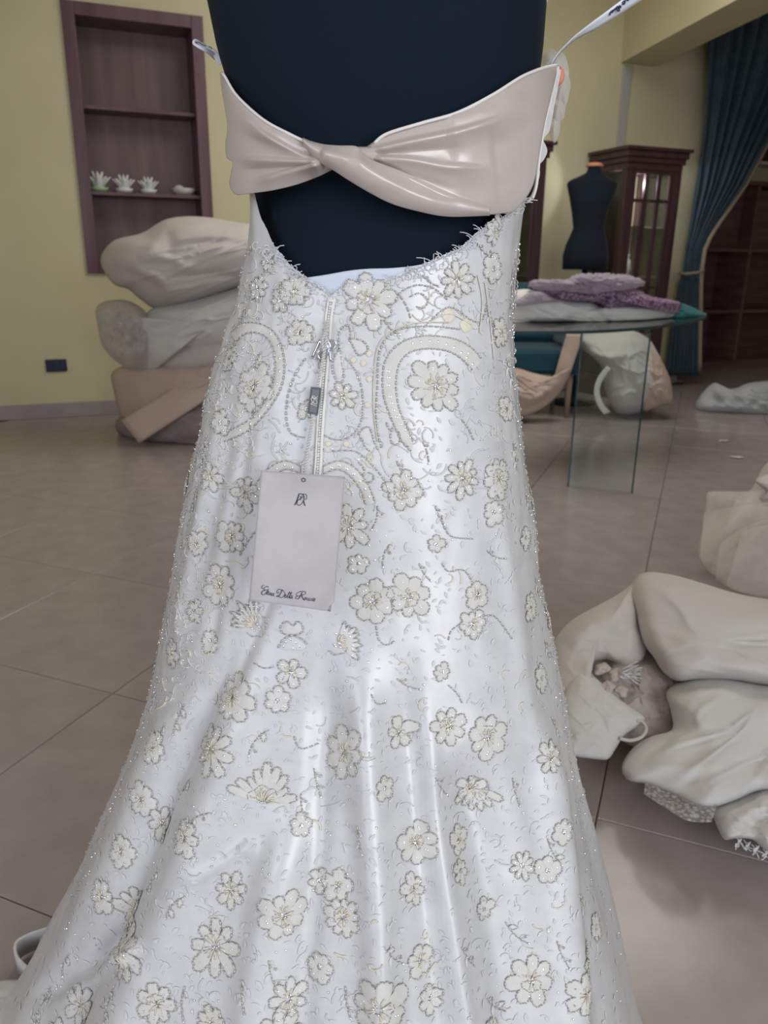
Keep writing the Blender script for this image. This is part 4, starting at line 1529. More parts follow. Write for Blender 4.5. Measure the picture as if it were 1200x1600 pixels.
# side edge of the band, right: narrow satin piece and scalloped lace
mb = MB()
L1 = smooth_line([(872, 104), (862, 150), (850, 200), (843, 245), (838, 290), (832, 310)], 50)
mb.tube(np.array([atY(x, y, bandY(min(x, 868), y) - 0.002) for x, y in L1]), 0.0016, 6)
mb.build('side_piping', M_white_edge, bow)
sheet('side_panel', [(868, 105), (860, 150), (848, 200), (841, 245), (834, 295), (822, 318)], [(876, 110), (871, 140), (863, 180), (858, 205), (849, 218), (855, 236), (849, 250), (843, 258), (843, 275), (836, 295), (832, 312)], YC + 0.006, M_lacew, dress, 60, 8, wr=(0.001, 0.1, 0.1, 0), zmin=0)
# left side strip of the bodice below the bow

# hanger ribbons
def ribbon(path, widths, Y, m, name, twist=0.0):
    L = smooth_line(path, 60)
    W = np.interp(np.linspace(0, 1, 60), np.linspace(0, 1, len(widths)), widths)
    T = np.gradient(L, axis=0)
    T /= np.linalg.norm(T, axis=1)[:, None]
    N = np.stack([-T[:, 1], T[:, 0]], 1)
    rows = []
    for q in (-0.5, -0.17, 0.17, 0.5):
        rows.append([atY(*(L[i] + N[i] * W[i] * q), (Y(i / 59) if callable(Y) else Y) + twist * q * (1 - i / 59)) for i in range(60)])
    mb = MB()
    mb.grid(np.array(rows))
    return mb.build(name, m, dress, solid=0.0006)


rb = ribbon([(861, 103), (868, 90), (880, 76), (900, 58), (925, 42), (955, 22), (985, 1), (1018, -22), (1040, -55), (1020, -100), (950, -115), (885, -75), (852, -10), (838, 50), (842, 96)],
            [2.2, 3.2, 13, 17, 18, 18, 18, 18, 18, 18, 17, 14, 10, 6], lambda t: YC + 0.10 * float(sstep(0.35, 0.7, t)), M_ribbon, 'hanger_ribbon', 0.012)


def zr(x, y):
    return 840 + x / 7.5, y / 7.5


tr = lambda x, y: atY(*zr(x, y), YC - 0.003)
strokes([[(848, 180), (852, 150), (872, 128), (900, 112)], [(872, 150), (895, 120), (915, 98)], [(900, 118), (925, 90), (938, 74)], [(930, 120), (935, 90), (965, 70), (975, 85), (955, 92), (960, 122), (935, 128)],
         [(985, 30), (1005, 8), (1022, 20), (1015, 48), (995, 38)], [(1025, 20), (1035, -5), (1060, -12)], [(1055, 10), (1070, -15), (1085, -5)]], tr, 0.0008, M_inkb, 'ribbon_print', rb)
rl = ribbon([(345, 100), (336, 84), (325, 76), (313, 68), (305, 63), (303, 68), (311, 73), (325, 80), (338, 90)], [9, 10, 9, 7, 5, 4, 6, 8, 9], lambda t: YC + 0.012 * math.sin(t * 6.28) + 0.02 * t, M_ribbon, 'hanger_ribbon')
strokes([[(306, 67), (310, 66), (318, 71)], [(326, 73), (330, 74), (330, 77)], [(316, 70), (322, 72)]], lambda x, y: atY(x, y, YC - 0.002), 0.0004, M_inkb, 'ribbon_print', rl)
# corsage behind the right edge
cors = empty('fabric_corsage', (0, 0, 0))
cors.parent = dress
for k, (cx, cy, rx, ry) in enumerate(((872, 108, 17, 26), (862, 95, 16, 17), (878, 135, 13, 30), (872, 165, 12, 28), (866, 195, 10, 26))):
    mb = MB()
    ring = [(0.02, 0)] + [(q, 0) for q in np.linspace(0.2, 1, 7)]
    Gc = []
    for q, _ in ring:
        Gc.append([atY(cx + rx * q * math.cos(a) * (1 + 0.06 * math.sin(5 * a + k)), cy + ry * q * math.sin(a) * (1 + 0.1 * math.sin(4 * a + 2 * k)),
                       YC + 0.045 + 0.006 * k - 0.012 * (1 - q * q) + 0.0012 * math.sin(4 * a + k) * q) for a in np.linspace(0, 2 * math.pi, 32, endpoint=False)])
    mb.grid(np.array(Gc), wrap=True)
    mb.build('petal', M_chiffon, cors)
mb = MB()
c = atY(874, 119, YC + 0.03)
mb.lathe([(0.001, -0.009), (0.004, -0.006), (0.0055, 0.0), (0.004, 0.006), (0.001, 0.009)], c, 16)
mb.build('flower_centre', M_peach, cors)

# ------------------------------------------------------------------ lace embroidery
class Lace:
    """collects the fill, the dashed bead cord and the sequins of one motif"""

    def __init__(s):
        s.fill, s.cord, s.seq, s.cream = MB(), MB(), MB(), MB()

    def dashes(s, P, r=0.00075, dash=0.0042, gap=0.0016):
        P = np.asarray(P, float)
        seg = np.linalg.norm(np.diff(P, axis=0), axis=1)
        Ln = np.concatenate([[0], np.cumsum(seg)])
        tot = Ln[-1]
        k = max(1, int(tot / (dash + gap)))
        step = tot / k
        at = lambda q: np.array([np.interp(q, Ln, P[:, c]) for c in range(3)])
        for i in range(k):
            a, b = at(i * step), at(i * step + step - gap)
            m_ = (a + b) / 2
            s.cord.tube([a, m_, b], [r * 0.8, r, r * 0.8], 4)

    def dot(s, p, n, r=0.0011, mbx=None):
        t = np.cross(n, [0, 0, 1.0])
        t /= np.linalg.norm(t) + 1e-9
        b = np.cross(n, t)
        tgt = mbx or s.seq
        base = [p + (t * math.cos(q) + b * math.sin(q)) * r for q in np.linspace(0, 2 * math.pi, 6, endpoint=False)]
        mid = [p + n * r * 0.6 + (t * math.cos(q) + b * math.sin(q)) * r * 0.75 for q in np.linspace(0, 2 * math.pi, 6, endpoint=False)]
        tgt.grid(np.array([base, mid]), wrap=True)
        tgt.add(mid + [p + n * r * 0.95], [(i, (i + 1) % 6, 6) for i in range(6)])

    def finish(s, name, label=None, cord_only=False, lace=None):
        par = None
        if s.fill.v:
            par = s.fill.build(name, lace or M_lace, dress)
        if s.cord.v:
            c = s.cord.build('bead_cord' if par else name, M_bead, par or dress, recalc=False)
            if par:
                tag(c, kind='stuff')
            else:
                par = c
        if s.cream.v:
            tag(s.cream.build('cream_stitch', M_cream, par, recalc=False), kind='stuff')
        if s.seq.v:
            tag(s.seq.build('sequin', M_sequin, par, recalc=False), kind='stuff')
        return par


def frame_at(px, py):
    p, n = hit(px, py)
    if p is None:
        return None
    up = np.array([0, 0, 1.0])
    v = up - n * (up @ n)
    v /= np.linalg.norm(v)
    u = np.cross(v, n)
    if u[0] < 0:
        u = -u
    return p, n, u, v


def drop(q, n, lift):
    """put a tangent-plane point onto the cloth"""
    h = BV.ray_cast(Vector(q + n * 0.05), Vector(-n), 0.12)
    if h[0] is None:
        return q + n * lift
    m = np.array(h[1])
    if m @ n < 0:
        m = -m
    return np.array(h[0]) + m * lift


RNG = random.Random(3)


def petal_outline(R, w, lobes, notch, deep):
    pts = []
    for t in np.linspace(-1, 1, 17):
        ang = t * w
        env = 1 - abs(t) ** 2.6
        rr = R * (deep + (1 - deep) * env) + notch * R * env * math.cos(math.pi * lobes * t + (math.pi if lobes == 2 else 0))
        pts.append((rr * math.cos(ang), rr * math.sin(ang)))
    return pts


def flower(px, py, rpx, rot=0.0, n=7, a0=0.0, a1=2 * math.pi, cream=1.0, asp=1.0, lace=None, fr=None):
    fr = fr or frame_at(px, py)
    if fr is None:
        return
    p, nn, u, v = fr
    dist = np.linalg.norm(p - CAM)
    R = rpx * dist / F
    L = Lace()
    drp = lambda x, y, l: drop(p + u * x + v * y * asp, nn, l)
    full = a1 - a0 > 6.2
    deep = RNG.choice((0.52, 0.62, 0.70, 0.74))
    for k in range(n):
        th = a0 + (a1 - a0) * (k + (0 if full else 0.5)) / n + rot
        w = (a1 - a0) / n * (0.47 if deep < 0.6 else 0.495)
        Rk = R * RNG.uniform(0.78, 1.08)
        ol = petal_outline(Rk, w, RNG.choice((2, 3, 2, 4)), RNG.choice((0.0, 0.03, 0.055)), deep + RNG.uniform(-0.06, 0.06))
        c, s = math.cos(th), math.sin(th)
        ol = [(x * c - y * s, x * s + y * c) for x, y in ol]
        P = np.array([drp(x, y, 0.0017) for x, y in ol])
        L.dashes(P, dash=0.0036 if rpx < 26 else 0.0044)
        # fill: from the centre to the outline in three rings, domed
        rings = []
        for q, l in ((0.18, 0.0012), (0.55, 0.0017), (0.8, 0.0016), (0.98, 0.0007)):
            rings.append([drp(x * q, y * q, l) for x, y in ol])
        L.fill.grid(np.array(rings))
        if rpx > 16 and RNG.random() < 0.75:
            q = (Rk * 0.66 * c, Rk * 0.66 * s)
            for _ in range(2):
                L.dot(drp(q[0] + RNG.uniform(-1, 1) * R * 0.07, q[1] + RNG.uniform(-1, 1) * R * 0.07, 0.0018), nn, RNG.uniform(0.0007, 0.0012))
        for _ in range(int(2 * cream)):
            al = th + RNG.uniform(-w, w)
            r0, r1 = R * RNG.uniform(0.05, 0.2), R * RNG.uniform(0.28, 0.46)
            L.cream.tube([drp(r0 * math.cos(al), r0 * math.sin(al), 0.0020), drp((r0 + r1) / 2 * math.cos(al + 0.1), (r0 + r1) / 2 * math.sin(al + 0.1), 0.0026), drp(r1 * math.cos(al), r1 * math.sin(al), 0.0019)], 0.0007, 4)
    if rpx > 28:
        s0 = RNG.uniform(0, 6.28)
        L.dashes([drp(R * (0.44 + 0.04 * math.cos(7 * q)) * math.cos(q), R * (0.44 + 0.04 * math.cos(7 * q)) * math.sin(q), 0.0022) for q in np.linspace(s0, s0 + RNG.uniform(1.8, 3.6), 24)], r=0.0006)
    for _ in range(5):
        L.dot(drp(RNG.uniform(-1, 1) * R * 0.15, RNG.uniform(-1, 1) * R * 0.15, 0.002), nn, RNG.uniform(0.0008, 0.0013))
    return L.finish('lace_flower', lace=lace)


def leaf_shape(L, a, b, wid, drp, bead=True):
    """a pointed leaf from a to b in tangent coordinates"""
    a, b = np.array(a), np.array(b)
    d = b - a
    nrm = np.array([-d[1], d[0]])
    left_, right_ = [], []
    for t in np.linspace(0, 1, 7):
        w = wid * math.sin(math.pi * t ** 0.8)
        left_.append(a + d * t + nrm * w)
        right_.append(a + d * t - nrm * w)
    rows = []
    for q in (0, 0.33, 0.66, 1):
        rows.append([drp(*(l * (1 - q) + r * q), 0.0014 if 0 < q < 1 else 0.0007) for l, r in zip(left_, right_)])
    L.fill.grid(np.array(rows))
    if bead:
        L.dashes([drp(*l, 0.0016) for l in left_], 0.0006)
        L.dashes([drp(*r, 0.0016) for r in right_], 0.0006)


def sprig(px, py, lpx, rot, curve=0.8, nl=3, side=1, lace=None, bead=True):
    """curved beaded stem with small leaves; rot is the starting direction"""
    fr = frame_at(px, py)
    if fr is None:
        return
    p, nn, u, v = fr
    sc = np.linalg.norm(p - CAM) / F
    L = Lace()
    drp = lambda x, y, l: drop(p + u * x + v * y, nn, l)
    pts, x, y, th = [], 0.0, 0.0, rot
    for k in range(13):
        pts.append((x, y, th))
        x += math.cos(th) * lpx * sc / 12
        y += math.sin(th) * lpx * sc / 12
        th += curve / 12 * side
    L.dashes([drp(a, b, 0.0014) for a, b, _ in pts])
    for k in range(nl):
        a, b, t = pts[min(2 + int(k * 10 / max(nl, 1)), 12)]
        q = t + (0.9 if k % 2 == 0 else -0.9)
        ln = lpx * sc * RNG.uniform(0.22, 0.34)
        leaf_shape(L, (a, b), (a + math.cos(q) * ln, b + math.sin(q) * ln), 0.26, drp, bead and k % 2 == 0)
    a, b, t = pts[-1]
    L.dot(drp(a, b, 0.0014), nn, 0.0013)
    if nl == 0:
        L.fill = MB()
    return L.finish('lace_sprig', lace=lace or M_lacew)


def stems(lines, name):
    for ln in lines:
        drawn([ln], name=name)


def drawn(lines, dots=(), fills=(), name='lace_scroll', dash=0.004, lace=None, cream=()):
    """beaded lines that follow the embroidery drawn on the cloth"""
    L = Lace()
    for fpoly in fills:
        B = smooth_line(fpoly, 28, True)
        c = B.mean(0)
        rings = []
        for q, l in ((0.03, 0.0017), (0.4, 0.0017), (0.75, 0.0015), (1.0, 0.0006)):
            row = [on_dress(*(c + (b - c) * q), l) for b in B]
            rings.append(row)
        if all(x is not None for r in rings for x in r):
            L.fill.grid(np.array(rings), wrap=True)
    for ln in lines:
        S = smooth_line(ln, max(6, len(ln) * 8))
        P = [on_dress(x, y, 0.0015) for x, y in S]
        P = [q for q in P if q is not None]
        if len(P) > 3:
            L.dashes(P, dash=dash)
    for ln in cream:
        P = [on_dress(x, y, 0.0016) for x, y in smooth_line(ln, len(ln) * 6)]
        P = [q for q in P if q is not None]
        if len(P) > 3:
            L.cream.tube(P, 0.0009, 6, flat=0.6)
    for (x, y) in dots:
        q, nn = hit(x, y)
        if q is not None:
            L.dot(q + nn * 0.0006, nn, 0.0017)
    return L.finish(name, lace=lace or M_lacew)


def band_fill(inner, outer, lace=None, name='lace_scroll'):
    A, B = smooth_line(inner, 50), smooth_line(outer, 50)
    rows = []
    for q, l in ((0, 0.0005), (0.25, 0.0014), (0.75, 0.0014), (1, 0.0005)):
        row = [on_dress(*(a * (1 - q) + b * q), l) for a, b in zip(A, B)]
        rows.append(row)
    if any(x is None for r in rows for x in r):
        return None
    mb = MB()
    mb.grid(np.array(rows))
    return mb.build(name, lace or M_lace, dress)


def arc(cx, cy, rx, ry, a0, a1, n=14):
    return [(cx + rx * math.cos(math.radians(a)), cy - ry * math.sin(math.radians(a))) for a in np.linspace(a0, a1, n)]


# big paisley arches on the hips
OUT_R = [(642, 705), (628, 690), (612, 655), (600, 620), (598, 590), (603, 562), (620, 540), (645, 528), (675, 525), (710, 530), (735, 543), (752, 562)]
IN_R = [(645, 690), (636, 668), (624, 640), (619, 610), (620, 585), (626, 565), (642, 550), (668, 545), (700, 549), (722, 562), (738, 580)]
band_fill(IN_R, OUT_R)
drawn([OUT_R, IN_R], dots=[(608, 590), (607, 580), (607, 602), (610, 620), (612, 630), (615, 641), (620, 652), (626, 663), (633, 672), (640, 684), (644, 536), (657, 534), (671, 533), (684, 534), (697, 538), (709, 543), (720, 551), (729, 559), (738, 569)], name='paisley_scroll')
drawn([[(596, 700), (588, 660), (590, 600), (592, 560), (600, 535), (625, 515), (670, 510), (720, 515)]], cream=[[(590, 690), (584, 640), (585, 580), (592, 540), (612, 518), (650, 505), (700, 504)]], name='paisley_scroll')
OUT_L = [(352, 690), (390, 672), (420, 640), (440, 605), (445, 570), (440, 540), (428, 518), (405, 506), (380, 506), (362, 520)]
IN_L = [(362, 672), (392, 655), (415, 628), (428, 600), (431, 570), (428, 545), (418, 528), (402, 520), (384, 522), (370, 534)]
band_fill(IN_L, OUT_L)
drawn([OUT_L, IN_L], dots=[(438, 560), (438, 580), (434, 600), (427, 618), (418, 634), (406, 650), (392, 662), (376, 672), (436, 540), (424, 522)], name='paisley_scroll')
# the drop at the zip
drawn([[(540, 560), (556, 580), (566, 610), (566, 650), (558, 672), (540, 686), (518, 686), (505, 678)], [(478, 560), (462, 585), (450, 620), (448, 655), (456, 678), (478, 684)]],
      dots=[(465, 580), (455, 600), (560, 590), (566, 630)], name='paisley_scroll')
for pts in ([(575, 560), (570, 552), (577, 545), (584, 553)], [(566, 575), (561, 567), (568, 560), (575, 568)], [(576, 600), (570, 592), (577, 585), (584, 593)], [(573, 640), (567, 632), (575, 626), (582, 634)],
            [(540, 700), (534, 693), (541, 687), (548, 694)], [(512, 700), (506, 693), (513, 687), (520, 694)], [(551, 570), (545, 562), (552, 556), (559, 563)]):
    drawn([], fills=[[(np.mean([q[0] for q in pts]) + (x - np.mean([q[0] for q in pts])) * 0.75, np.mean([q[1] for q in pts]) + (y - np.mean([q[1] for q in pts])) * 0.75) for x, y in pts]], name='cream_petal', lace=M_cream)
# arches below, either side of the zip
for sgn, cx in ((1, 506), (-1, 470)):
    o = [(cx + sgn * 0, 728), (cx + sgn * 25, 720), (cx + sgn * 50, 732), (cx + sgn * 70, 758), (cx + sgn * 80, 785)]
    i_ = [(cx + sgn * 0, 740), (cx + sgn * 22, 733), (cx + sgn * 42, 744), (cx + sgn * 58, 766), (cx + sgn * 66, 790)]
    band_fill(i_, o)
    drawn([o, i_], dots=[(cx + sgn * d, y) for d, y in ((12, 731), (24, 727), (36, 733), (47, 741), (56, 752), (64, 764), (70, 776))], name='paisley_scroll')
drawn([[(560, 722), (568, 730), (570, 740), (564, 745)], [(575, 738), (584, 742), (582, 752), (570, 754), (565, 748)], [(520, 705), (555, 705), (580, 725), (600, 750), (610, 780)]], name='lace_scroll')
# leaf sprays beside the zip
drawn([[(532, 545), (522, 560), (520, 580), (530, 600), (538, 590), (534, 570), (532, 545)], [(545, 530), (552, 540), (560, 556), (575, 548), (570, 535), (556, 530), (545, 530)],
       [(530, 545), (530, 520), (540, 508), (548, 515), (546, 532)]], fills=[[(532, 545), (522, 562), (524, 585), (532, 592), (537, 572)], [(547, 531), (560, 553), (573, 547), (565, 534)]], name='lace_leaf')
drawn([[(617, 470), (628, 455), (648, 446), (662, 446), (680, 452), (700, 470)], [(625, 462), (636, 480), (642, 500)], [(640, 464), (655, 458), (668, 468), (662, 482), (648, 478)]], name='lace_scroll')
drawn([[(560, 680), (566, 670), (578, 668), (584, 688), (592, 705)], [(563, 684), (572, 700), (580, 706)]], fills=[[(562, 678), (574, 669), (582, 686), (574, 694)]], name='lace_leaf')
drawn([[(614, 668), (610, 680), (612, 692), (620, 696), (626, 686), (622, 672)], [(628, 690), (640, 700)], [(604, 660), (608, 672), (616, 672)]], name='lace_scroll')
drawn([[(662, 512), (700, 480), (735, 500), (752, 502), (760, 470)]], cream=[[(668, 506), (700, 490), (735, 508)], [(745, 430), (752, 470), (748, 520)], [(756, 440), (764, 500), (770, 560)]], name='lace_scroll')
drawn([], fills=[[(690, 492), (700, 480), (712, 494), (700, 506)], [(718, 506), (730, 498), (738, 512), (726, 520)]], name='cream_petal', lace=M_cream)
stems([[(720, 655), (732, 672), (740, 690)], [(690, 805), (692, 820), (705, 838), (740, 842)], [(690, 880), (700, 893), (722, 890), (735, 905), (742, 925)], [(745, 965), (770, 962), (790, 985), (800, 1000)],
       [(700, 1000), (705, 985), (722, 975), (740, 985)]], 'bead_stem')
stems([[(588, 978), (592, 1000), (605, 1008), (618, 1000)], [(440, 740), (432, 750), (420, 760)], [(400, 830), (385, 850), (375, 870)], [(700, 1070), (715, 1085), (722, 1100)],
       [(580, 1085), (588, 1100), (604, 1098)], [(460, 1150), (470, 1170), (500, 1160)]], 'bead_stem')

# flowers: x, y, radius px, rotation, petals
FL = [(578, 470, 44, 0.2, 8), (680, 603, 46, 0.4, 10), (713, 437, 28, 0.1, 8), (398, 605, 40, 0.5, 9), (536, 620, 24, 0.2, 7), (462, 455, 26, 0.0, 7),
      (470, 520, 24, 0.4, 7), (438, 470, 20, 0.1, 6), (722, 746, 34, 0.3, 9), (778, 748, 34, 0.0, 8), (630, 765, 34, 0.6, 8), (545, 822, 38, 0.1, 8), (385, 770, 30, 0.6, 7),
      (583, 940, 36, 0.5, 7), (638, 932, 38, 0.2, 7), (738, 975, 24, 0.0, 8), (745, 928, 24, 0.3, 5), (345, 915, 36, 0.5, 8), (364, 838, 30, 0.2, 8), (308, 850, 24, 0.1, 7),
      (828, 950, 24, 0.0, 7), (770, 800, 22, 0.2, 6), (365, 1092, 38, 0.3, 8), (332, 1172, 40, 0.1, 8), (455, 1050, 26, 0.0, 5), (433, 1095, 22, 0.4, 6), (540, 1178, 42, 0.3, 7), (622, 1145, 26, 0.2, 5),
      (700, 1135, 32, 0.3, 7), (760, 1150, 36, 0.1, 7), (240, 1170, 26, 0.3, 6), (222, 1250, 26, 0.0, 6), (255, 1285, 26, 0.4, 6), (290, 1310, 28, 0.2, 6), (210, 1422, 30, 0.2, 9),
      (362, 1392, 30, 0.4, 7), (443, 1430, 34, 0.2, 8), (338, 1478, 42, 0.2, 8), (188, 1488, 36, 0.5, 7), (245, 1568, 30, 0.1, 7), (128, 1570, 28, 0.3, 7), (537, 1432, 30, 0.2, 9), (528, 1385, 24, 0.3, 5),
      (592, 1578, 40, 0.4, 7), (648, 1315, 30, 0.2, 7), (716, 1312, 24, 0.0, 5), (645, 1390, 24, 0.5, 6), (815, 1352, 22, 0.2, 8), (855, 1360, 22, 0.1, 5), (655, 1500, 24, 0.2, 5), (670, 1560, 22, 0.2, 6),
      (830, 1530, 34, 0.5, 7), (915, 1555, 28, 0.1, 6), (500, 1375, 18, 0.1, 5), (718, 1360, 20, 0.3, 6), (860, 1185, 26, 0.2, 7), (845, 1060, 22, 0.2, 6), (270, 1020, 24, 0.1, 6), (305, 955, 22, 0.3, 6),
      (190, 1330, 24, 0.2, 7), (160, 1400, 24, 0.4, 6), (330, 745, 24, 0.0, 6), (790, 640, 24, 0.2, 6), (782, 520, 24, 0.4, 7), (770, 420, 22, 0.4, 6), (420, 410, 18, 0.1, 6), (405, 450, 22, 0.3, 7),
      (360, 560, 22, 0.2, 6), (480, 640, 18, 0.2, 5), (450, 1560, 30, 0.3, 7), (755, 1420, 18, 0.1, 5), (735, 1230, 26, 0.4, 6), (600, 1230, 20, 0.1, 5), (690, 1050, 16, 0.1, 6), (820, 840, 20, 0.1, 6),
      (345, 660, 22, 0.2, 6), (500, 1510, 22, 0.1, 6), (880, 1300, 20, 0.2, 6), (930, 1450, 20, 0.2, 5), (330, 1000, 20, 0.3, 6), (560, 880, 18, 0.2, 5), (680, 850, 16, 0.1, 5), (470, 1290, 18, 0.1, 5)]
for (x, y, r, ro, n) in FL:
    flower(x, y, r, ro, n, cream=1.0 if r > 23 else 0.4)
# the same embroidery goes on round the sides and down the train
GR = random.Random(21)
for z_ in (0.12, 0.24, 0.36, 0.50, 0.64, 0.78, 0.92):
    m_ = 18 if z_ > 0.45 else 30
    for k in range(m_):
        a = -math.pi + 2 * math.pi * (k + GR.uniform(0.1, 0.9)) / m_
        z = z_ + GR.uniform(-0.04, 0.04)
        q = bodysurf(a, z, 0.004)
        nn = np.array([math.cos(a), -math.sin(a), 0.35])
        nn /= np.linalg.norm(nn)
        h_ = BV.ray_cast(Vector(q + nn * 0.15), Vector(-nn), 0.4)
        if h_[0] is None:
            continue
        p = np.array(h_[0])
        pp = proj(p[None])[0]
        n_ = np.array(h_[1])
        if n_ @ nn < 0:
            n_ = -n_
        if 0 < pp[0] < 1000 and pp[1] < 1590 and n_ @ (CAM - p) > 0.0:
            continue
        v = np.array([0, 0, 1.0]) - n_ * n_[2]
        v /= np.linalg.norm(v)
        u = np.cross(v, n_)
        R_ = GR.uniform(0.015, 0.028)
        flower(0, 0, R_ * F / np.linalg.norm(p - CAM), GR.uniform(0, 1), GR.choice((6, 7, 8)), cream=0.5, fr=(p, n_, u, v))
# half flowers and fans
flower(412, 1255, 56, 0.0, 9, 0.15, math.pi - 0.15, 1.0)
flower(400, 975, 44, 0.5, 8, 0.9, 2.9, 1.2)
flower(528, 1005, 40, -0.9, 8, 0.2, 2.3, 1.0)
flower(745, 1230, 40, 0.0, 6, math.pi + 0.2, 2 * math.pi - 0.2, 0.6)
flower(780, 360, 30, 1.8, 6, 0, 2.6, 0.6)
# mushroom-like motif under the tag
drawn([[(442, 990), (438, 980), (448, 970), (458, 978), (466, 970), (474, 980), (470, 990), (456, 992), (442, 990)], [(435, 1012), (444, 998), (458, 993), (472, 998), (482, 1008)],
       [(398, 1036), (412, 1044), (430, 1042)], [(442, 1062), (448, 1052), (458, 1044), (464, 1052), (458, 1062)]],
      fills=[[(442, 988), (448, 972), (458, 978), (468, 972), (473, 986), (458, 991)], [(438, 1012), (456, 995), (478, 1008), (470, 1016), (446, 1016)]], dots=[(448, 1003), (455, 999), (463, 1004), (469, 1010), (459, 1013), (444, 1010)], name='lace_bud')

SP = [(400, 640, 40, 4.2, 0.9, 3, 1), (330, 600, 46, 4.5, -0.5, 4, 1), (325, 680, 50, 4.5, 0.4, 4, 1), (310, 760, 50, 4.6, -0.4, 4, 1), (790, 560, 44, 4.9, 0.4, 4, 1), (800, 690, 44, 4.9, -0.4, 4, 1),
      (760, 860, 40, 5.4, 0.8, 2, 1), (660, 690, 36, 5.2, 0.5, 2, -1), (610, 850, 40, 4.0, 0.9, 2, 1), (655, 880, 34, 5.0, 0.6, 2, 1), (420, 1140, 50, 3.6, 1.0, 3, 1), (290, 1100, 50, 4.3, 0.5, 3, 1),
      (300, 1215, 50, 4.2, 0.6, 2, 1), (260, 1130, 44, 4.4, 0.3, 3, 1), (330, 1270, 44, 3.4, 0.8, 3, 1), (470, 1240, 40, 4.6, 0.4, 3, 1), (490, 1200, 44, 4.7, 0.3, 4, 1), (560, 1290, 40, 5.0, 0.6, 2, 1),
      (620, 1060, 40, 5.4, 0.8, 2, 1), (680, 1215, 40, 5.0, 0.5, 2, 1), (800, 1215, 44, 4.7, 0.3, 2, 1), (860, 1120, 44, 4.8, 0.4, 2, 1), (855, 1310, 44, 4.9, 0.5, 3, 1), (905, 1400, 44, 4.9, 0.3, 3, 1),
      (790, 1440, 44, 5.2, 0.7, 3, 1), (720, 1480, 44, 4.9, 0.4, 3, 1), (600, 1480, 44, 5.1, 0.6, 3, 1), (420, 1500, 44, 4.7, 0.5, 3, 1), (290, 1400, 44, 3.6, 1.0, 3, 1), (250, 1360, 44, 4.2, 0.5, 3, 1),
      (180, 1540, 50, 4.7, 0.9, 3, 1), (290, 1540, 44, 4.5, 0.8, 2, 1), (80, 1540, 44, 4.4, 0.5, 3, 1), (110, 1490, 40, 4.2, 0.5, 2, 1), (380, 1530, 40, 5.0, 0.4, 2, 1), (540, 1540, 40, 4.8, 0.4, 3, 1),
      (760, 1560, 44, 5.0, 0.5, 3, 1), (870, 1470, 40, 4.9, 0.4, 3, 1), (475, 780, 30, 4.7, 0.5, 2, 1), (620, 720, 36, 5.0, 0.9, 2, 1), (680, 790, 34, 4.9, 0.5, 2, 1), (590, 790, 40, 4.8, 0.7, 2, -1),
      (410, 550, 30, 4.0, 0.8, 2, 1), (385, 480, 36, 4.4, 0.6, 3, 1), (440, 440, 30, 4.4, 0.6, 2, 1), (600, 500, 34, 5.2, 0.8, 2, 1), (760, 480, 36, 4.9, 0.5, 3, 1), (800, 420, 40, 4.7, 0.3, 3, 1), (745, 380, 36, 5.4, 0.7, 3, 1),
      (660, 430, 30, 5.4, 0.7, 2, 1), (820, 770, 40, 4.8, 0.3, 3, 1), (835, 900, 40, 4.8, 0.3, 3, 1), (850, 1000, 36, 4.8, 0.3, 3, 1), (285, 900, 40, 4.5, 0.3, 3, 1), (265, 960, 40, 4.5, 0.3, 3, 1), (245, 1080, 40, 4.4, 0.3, 3, 1)]
for a in SP:
    sprig(*a)

# fine ground of small woven leaves over the whole back: too many to count
Lg = MB()
Lc = MB()
rg = random.Random(9)
pts_px = []
tries = 0
while len(pts_px) < 3200 and tries < 60000:
    tries += 1
    x, y = rg.uniform(20, 970), 420 + (1180 * rg.random() ** 0.85)
    if any((x - a) ** 2 + (y - b) ** 2 < 90 for a, b in pts_px[-500:]):
        continue
    pts_px.append((x, y))
for (x, y) in pts_px:
    fr = frame_at(x, y)
    if fr is None:
        continue
    p, nn, u, v = fr
    if p[2] > 1.12:
        continue
    sc = np.linalg.norm(p - CAM) / F
    th = rg.uniform(0, 2 * math.pi)
    ln = rg.uniform(6, 13) * sc
    wd2 = rg.uniform(0.22, 0.4)
    a = np.array([0, 0.])
    d = np.array([math.cos(th), math.sin(th)]) * ln
    nrm = np.array([-d[1], d[0]])
    ring = []
    for t, s in ((0, 0), (0.3, 1), (0.65, 0.85), (1, 0), (0.65, -0.85), (0.3, -1)):
        q = d * t + nrm * wd2 * s * 0.6
        ring.append(drop(p + u * q[0] + v * q[1], nn, 0.0009))
    c = drop(p + u * d[0] * 0.5 + v * d[1] * 0.5, nn, 0.0014)
    Lg.add(ring + [c], [(i, (i + 1) % 6, 6) for i in range(6)])
tag(Lg.build('lace_ground', M_ground, dress), kind='stuff')
